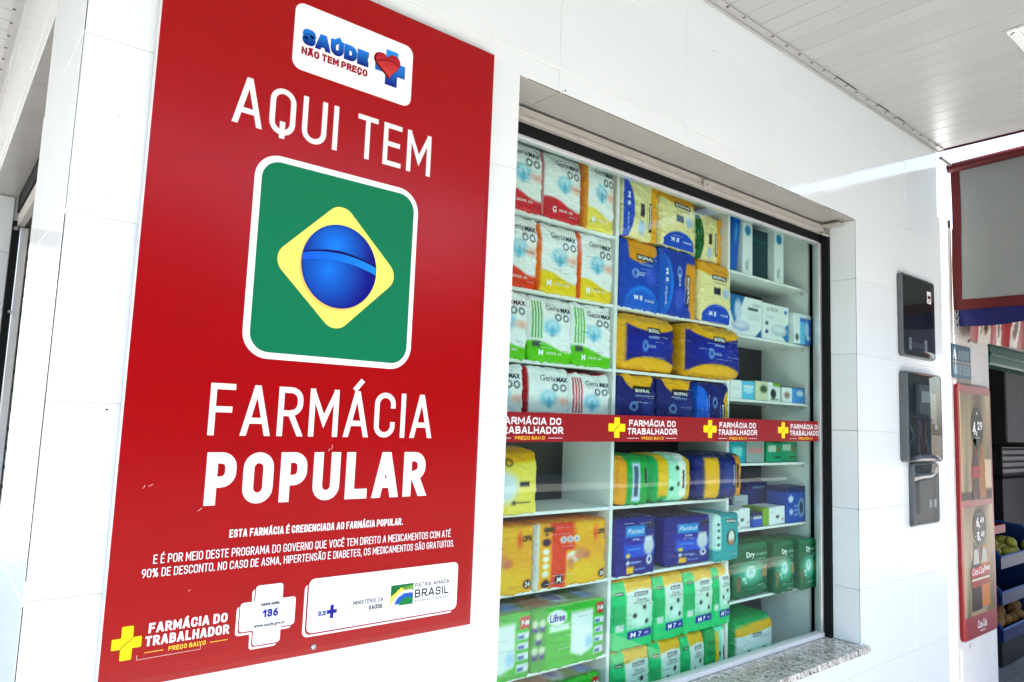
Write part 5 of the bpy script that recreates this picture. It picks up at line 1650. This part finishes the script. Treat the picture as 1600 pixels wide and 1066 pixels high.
# blue street name plate
pl = empty('street_name_plate', (4.25, .005, 1.9), 'small weathered blue plate with pale lettering above the drinks poster', 'sign')
g = MB(); g.prism(rrect(4.122, 4.385, 1.893, 2.070, .006, 3), .0005, .0055, inset=.001); g.build('plate', 'street_sign', pl, loc=-Vector(pl.location))
g = MB(); add_stroke(g, 'A', 4.134, 1.992, .058, .011, .042, -.0003, (.72, .75, .76))
g.build('lettering', 'print', pl, loc=-Vector(pl.location))
g = MB(); add_stroke(g, 'ANNIII', 4.205, 1.992, .054, .008, .150, -.0003, hexc('#93a7ae'), track=.12)
add_stroke(g, 'RUA DE DEUS', 4.134, 1.912, .054, .008, .228, -.0003, hexc('#93a7ae'), track=.12)
g.build('lettering', 'print', pl, loc=-Vector(pl.location))
g = MB(); g.poly(rect(4.124, 4.383, 1.972, 1.984), .0002); g.build('ridge', 'box_grey', pl, loc=-Vector(pl.location))

# drinks poster on the pillar
po = empty('drinks_poster', (4.38, .004, .56), 'tall red framed soft drink poster with prices on the white pillar', 'poster')
PX0, PX1, PZ0, PZ1 = 4.142, 4.628, .555, 1.862
def pb(mb, name, material='print', parent=None, smooth=False):
    p = parent or po
    return mb.build(name, material, p, loc=(-Vector(po.location) if p is po else None), smooth=smooth)
g = MB(); g.prism(rrect(PX0, PX1, PZ0, PZ1, .030, 5), -.012, .0055, inset=.002); pb(g, 'board', 'poster_red')
g = MB(); g.prism(rrect(4.20, 4.385, 1.840, 1.895, .020, 4), .0, .0055, inset=.001); pb(g, 'hanger_tab', 'box_grey')
def photo(x0, x1, z0, z1, name):
    NXp, NZp = 30, 44; vs = []; fs = []; cs = []
    rr = np.random.default_rng(5)
    for i in range(NXp + 1):
        for j in range(NZp + 1):
            u, v = i / NXp, j / NZp
            vs.append((x0 + (x1 - x0) * u, -.0130, z0 + (z1 - z0) * v))
            t = .5 + .28 * math.sin(5.5 * u + 2.1 * v) + .2 * math.sin(11 * u - 3.5 * v + 1)
            c0 = np.array(hexc('#8c7a62')); c1 = np.array(hexc('#d8cdb4')); c = c0 + (c1 - c0) * min(max(t, 0), 1)
            gsh = max(0, 1 - abs(u - .14 - .1 * v) / .12) * (1 - v); c = c * (1 - .7 * gsh) + np.array(hexc('#5a6a5c')) * .7 * gsh
            gsh = max(0, 1 - abs(u - .86) / .12) * max(0, .9 - v); c = c * (1 - .6 * gsh) + np.array(hexc('#9aa040')) * .6 * gsh
            if name == 'upper' and u > .66 and v < .38 and v > .10: c = np.array(hexc('#e4d8c0'))
            if name == 'upper' and v < .07: c = np.array(hexc('#6a4a38'))
            cs.append(tuple(np.array(c) ** 1.9))
    for i in range(NXp):
        for j in range(NZp): q = i * (NZp + 1) + j; fs.append((q, q + NZp + 1, q + NZp + 2, q + 1))
    g = MB(); g.add(vs, fs); g.c = cs; return pb(g, 'photo_panel')
up = photo(4.164, 4.604, 1.255, 1.818, 'upper')
lo = photo(4.164, 4.604, .668, 1.222, 'lower')
def bottle(cx, z0, h, w, body, cap, lab, name='bottle_print', y=-.0142, glass=False, tilt=0.0):
    prof = [(0, .5), (.02, .5), (.30, .46), (.36, .50), (.58, .50), (.70, .42), (.82, .20), (.90, .17), (.95, .17)] if not glass else [(0, .42), (.03, .46), (.28, .44), (.40, .36), (.52, .44), (.62, .40), (.76, .20), (.95, .15)]
    L_ = [(cx - w * p[1] + tilt * h * p[0], z0 + h * p[0]) for p in prof]; R2 = [(cx + w * p[1] + tilt * h * p[0], z0 + h * p[0]) for p in prof]
    g = MB()
    for k in range(len(prof) - 1): g.poly([L_[k], R2[k], R2[k + 1], L_[k + 1]], y, hexc(body))
    g.poly([(cx - w * .2 + tilt * h, z0 + h * .95), (cx + w * .2 + tilt * h, z0 + h * .95), (cx + w * .2 + tilt * h, z0 + h), (cx - w * .2 + tilt * h, z0 + h)], y, hexc(cap))
    if not glass:
        k = prof.index((.70, .42))
        g.poly([(cx - w * .30, z0 + h * .68), (cx + w * .30, z0 + h * .68), (cx + w * .19, z0 + h * .90), (cx - w * .19, z0 + h * .90)], y - .0004, hexc('#a9a69c'))
    if lab: g.poly([(cx - w * .49, z0 + h * .34), (cx + w * .49, z0 + h * .34), (cx + w * .49, z0 + h * .54), (cx - w * .49, z0 + h * .54)], y - .0004, hexc(lab))
    return g
pb(bottle(4.365, 1.262, .315, .105, '#3c0c08', '#6a1410', '#960e14', glass=True), 'bottle_print', parent=None)
pb(bottle(4.465, 1.262, .300, .100, '#a05c12', '#8a4a12', None, glass=True, y=-.0136), 'bottle_print')
pb(bottle(4.335, .690, .345, .145, '#200a06', '#1f6a1c', '#8c1016'), 'bottle_print')
pb(bottle(4.455, .700, .330, .140, '#b8690c', '#1f6a1c', '#8c3418', y=-.0136), 'bottle_print')
g = MB(); g.add([(4.255, -.0160, .862), (4.53, -.0160, .872), (4.53, -.0160, .915), (4.255, -.0160, .905)], [(0, 1, 2, 3)], hexc('#b3161c'))
add_font(g, 'Coca-Cola', 4.268, .872, .165, .036, -.0166, WHITE, shear=.3, bold=.01); add_font(g, 'Fanta', 4.438, .882, .085, .030, -.0166, hexc('#dfe8d0'), shear=.2, bold=.03)
g.poly(rect(4.262, 4.52, .842, .852), -.0160, hexc('#d8ccb8')); pb(g, 'lettering')
g = MB(); g.poly(ellipse(4.405, 1.640, .088, .110, 32), -.0142, hexc('#0c0f0e')); g.poly([(4.385, 1.54), (4.425, 1.54), (4.408, 1.505)], -.0146, hexc('#20201f'))
pr = pb(g, 'price_badge')
g = MB(); add_stroke(g, '4,', 4.338, 1.600, .066, .015, .062, -.0150, WHITE, track=.08); add_stroke(g, '29', 4.408, 1.625, .045, .010, .072, -.0150, WHITE, track=.14)
g.poly(heart(4.405, 1.712, .010, 0), -.0150, hexc('#d8c8b0')); g.poly(rect(4.375, 4.435, 1.580, 1.585), -.0150, hexc('#9aa09c')); pb(g, 'lettering', parent=None)
g = MB(); g.poly(ellipse(4.398, 1.115, .098, .094, 32), -.0142, hexc('#080a09')); pb(g, 'price_badge')
g = MB(); add_stroke(g, '6,', 4.350, 1.112, .050, .012, .050, -.0150, WHITE, track=.08); add_stroke(g, '49', 4.405, 1.130, .032, .008, .055, -.0150, WHITE, track=.14)
add_stroke(g, '5,', 4.358, 1.042, .045, .011, .046, -.0150, WHITE, track=.08); add_stroke(g, '49', 4.410, 1.058, .030, .0075, .052, -.0150, WHITE, track=.14)
g.poly(rect(4.36, 4.43, 1.176, 1.180), -.0150, hexc('#4f9a5c')); g.poly(rect(4.322, 4.334, 1.128, 1.138), -.015, hexc('#b83a2a')); g.poly(rect(4.328, 4.340, 1.060, 1.070), -.015, hexc('#b8b0a0')); pb(g, 'lettering')
g = MB(); add_font(g, 'Coca-Cola', 4.335, .598, .130, .040, -.0126, WHITE, shear=.3, bold=.02); g.poly(rect(4.372, 4.44, .580, .584), -.0126, WHITE); pb(g, 'lettering')

# fruit crates inside the open shop
def crate(label, z0, dx, fruit, fcol, seed):
    c = empty('fruit_crate', (6.15 + dx, .46, z0), label, 'crate', 'blue fruit crates in the shop next door')
    W, D, H = .86, .34, .235
    g = MB(); g.box(-W / 2, W / 2, -D / 2, D / 2, 0, .012); g.build('base', 'crate_blue', c)
    MB().box(-W / 2, W / 2, D / 2 - .010, D / 2, .0125, H).build('back_panel', 'crate_blue', c)
    MB().box(-W / 2, W / 2, -D / 2, -D / 2 + .010, .0125, .075).build('front_lip', 'crate_blue', c)
    for s in (-1, 1):
        x = s * (W / 2 - .005)
        pts = [(-D / 2 + .0105, .0125), (D / 2 - .0105, .0125), (D / 2 - .0105, H), (-D / 2 + .11, H - .02), (-D / 2 + .0105, .078)]
        g = MB(); n = len(pts)
        g.add([(x - .005, p[0], p[1]) for p in pts] + [(x + .005, p[0], p[1]) for p in pts],
              [tuple(range(n))[::-1], tuple(range(n, 2 * n))] + [(k, (k + 1) % n, (k + 1) % n + n, k + n) for k in range(n)])
        g.build('side_panel', 'crate_blue', c)
        MB().tube([(x, -D / 2 + .004, .080), (x, -D / 2 + .11, H - .016), (x, D / 2 - .004, H + .004)], .009, 6).build('rim', 'crate_rim', c)
    MB().tube([(-W / 2, -D / 2 + .004, .080), (W / 2, -D / 2 + .004, .080)], .009, 6).build('rim', 'crate_rim', c)
    r = random.Random(seed)
    me = None
    for k in range(22 if fruit else 0):
        x, y = r.uniform(-W / 2 + .06, W / 2 - .06), r.uniform(-D / 2 + .06, D / 2 - .06); zz = .055 + r.uniform(0, .045) + .12 * (y + D / 2)
        if me is None:
            f = MB().ball((0, 0, 0), .040, 10, 8, (1, .9, 1.12)).build(fruit, fcol, None, smooth=True); me = f.data
        else: f = link(fruit, me)
        f.location = (c.location.x + x, c.location.y + y, c.location.z + zz); f.rotation_euler = (r.uniform(0, 3), r.uniform(0, 3), 0)
        tag(f, {'pear': 'yellow green pear in the topmost blue crate', 'potato': 'brown potato in the lowest blue crate'}[fruit], fruit, {'pear': 'pears in the top crate', 'potato': 'potatoes in the lowest crate'}[fruit])
    return c
mat('crate_rim', hexc('#17427e'), 0.5, 0.25)
mat('pear', hexc('#a9a83a'), 0.5, 0.4, var=.15, vscale=20, rnd=.15)
mat('potato', hexc('#8a6234'), 0.8, 0.3, var=.2, vscale=25, rnd=.15)
mat('red_box', hexc('#9a1a1c'), 0.5, 0.4)
crate('blue plastic crate of yellow green pears, topmost of three in the shop', .700, .0, 'pear', 'pear', 1)
crate('empty blue plastic crate, middle of three in the shop', .462, .0, None, None, 2)
crate('blue plastic crate of potatoes, lowest of three in the shop', .222, .0, 'potato', 'potato', 3)
MB().box(5.72, 6.58, .30, .62, .056, .2215, b=.004).build('crate_stand', 'chair_plastic')
tag(bpy.data.objects['crate_stand'], 'low black stand under the blue fruit crates', 'stand')
g = MB()
for a, b, c_, d in ((5.80, 6.20, .40, .41), (5.80, 6.20, .60, .61)): g.box(a, b, c_, d, .905, .955)
g.box(5.80, 5.81, .4105, .5995, .905, .955); g.box(6.19, 6.20, .4105, .5995, .905, .955); g.box(5.80, 6.20, .40, .61, .898, .9045)
o = g.build('fruit_tray', 'red_box'); tag(o, 'shallow red tray on top of the pear crate', 'tray')
# slotted basket on a dark cabinet at the back
MB().box(7.05, 8.0, .66, 1.05, .056, 1.24, b=.006).build('cabinet', 'chair_plastic')
tag(bpy.data.objects['cabinet'], 'tall black cabinet behind the fruit crates', 'cabinet')
bk = empty('plastic_basket', (7.55, .85, 1.241), 'dark slotted plastic basket on the black cabinet', 'basket')
MB().box(-.36, .36, -.15, .15, 0, .012).build('base', 'chair_plastic', bk)
for sx in (-.35, .35): MB().box(sx - .01, sx + .01, -.15, .15, .0125, .27, b=.003).build('side_panel', 'chair_plastic', bk)
MB().box(-.34, .34, .13, .15, .0125, .27, b=.003).build('back_panel', 'chair_plastic', bk)
for k in range(5): MB().box(-.34, .34, -.15, -.14, .015 + .054 * k, .035 + .054 * k, b=.002).build('slat', 'chair_plastic', bk)
for k in range(16): MB().box(-.335 + .042 * k, -.315 + .042 * k, -.139, -.133, .0125, .26).build('slat', 'chair_pale', bk)

# small chips and stains in the wall tiles
for x, z, r in ((.245, 1.585, .0022), (.217, 2.115, .0012), (.21, 1.96, .0010), (1.317, 2.527, .0035), (1.306, 2.520, .0022), (2.02, 2.905, .0026), (3.05, 2.508, .0030)):
    g = MB(); g.poly([(x + r * (1 + .4 * math.sin(5 * k)) * math.cos(k * .785), z + r * .8 * math.sin(k * .785)) for k in range(8)], -.0009); g.build('chip', 'seal', front)

# ------------------------------------------------------------------ houses across the street (seen only mirrored in the window)
mat('stucco_olive', (0.13, 0.11, 0.08), 0.9, 0.2, var=.1, vscale=2); mat('stucco_grey', (0.12, 0.12, 0.12), 0.9, 0.2, var=.1, vscale=2); mat('stucco_blue', (0.07, 0.085, 0.09), 0.9, 0.2, var=.1, vscale=2); mat('stucco_brown', (0.085, 0.075, 0.065), 0.9, 0.2, var=.1, vscale=2)
mat('roof_tile', (0.26, 0.11, 0.06), 0.9, 0.2, var=.2, vscale=5); mat('door_wood', (0.08, 0.05, 0.03), 0.6, 0.3); mat('window_dark', (0.03, 0.035, 0.04), 0.15, 0.5)
for x0, x1, h, col, lb in ((-16, -5, 4.2, 'stucco_blue', 'blue grey house across the street, farthest left'), (-4.9, 5, 5.6, 'stucco_grey', 'grey house across the street, facing the pharmacy'), (5.1, 14, 4.6, 'stucco_olive', 'olive brown house across the street with tiled roof'),
                           (14.1, 25, 6.2, 'stucco_brown', 'dark brown house across the street'), (25.1, 40, 5.0, 'stucco_blue', 'blue grey house across the street, farthest right')):
    hs = empty('house', ((x0 + x1) / 2, -13.5, 0), lb, 'house', 'houses across the street')
    w2 = (x1 - x0) / 2
    MB().box(-w2, w2, -7, 0, 0, h).build('wall', col, hs)
    g = MB(); g.add([(-w2 - .2, .5, h + .002), (w2 + .2, .5, h + .002), (w2 + .2, -3.5, h + 1.6), (-w2 - .2, -3.5, h + 1.6), (-w2 - .2, -7.3, h + .002), (w2 + .2, -7.3, h + .002)],
                    [(0, 1, 2, 3), (3, 2, 5, 4), (0, 3, 4), (1, 5, 2), (1, 0, 4, 5)]); g.build('roof', 'roof_tile', hs)
    n = int((x1 - x0) / 2.6)
    for k in range(n):
        cx = -w2 + (k + .5) * (2 * w2 / n)
        if k % 3 == 1:
            d = MB().box(cx - .5, cx + .5, .004, .05, .02, 2.15, b=.01).build('door', 'door_wood', hs)
        else:
            d = MB().box(cx - .65, cx + .65, .004, .05, .95, 2.15, b=.01).build('window', 'stucco_grey', hs)
            MB().box(cx - .57, cx + .57, .0505, .055, 1.03, 2.07).build('pane', 'window_dark', d)
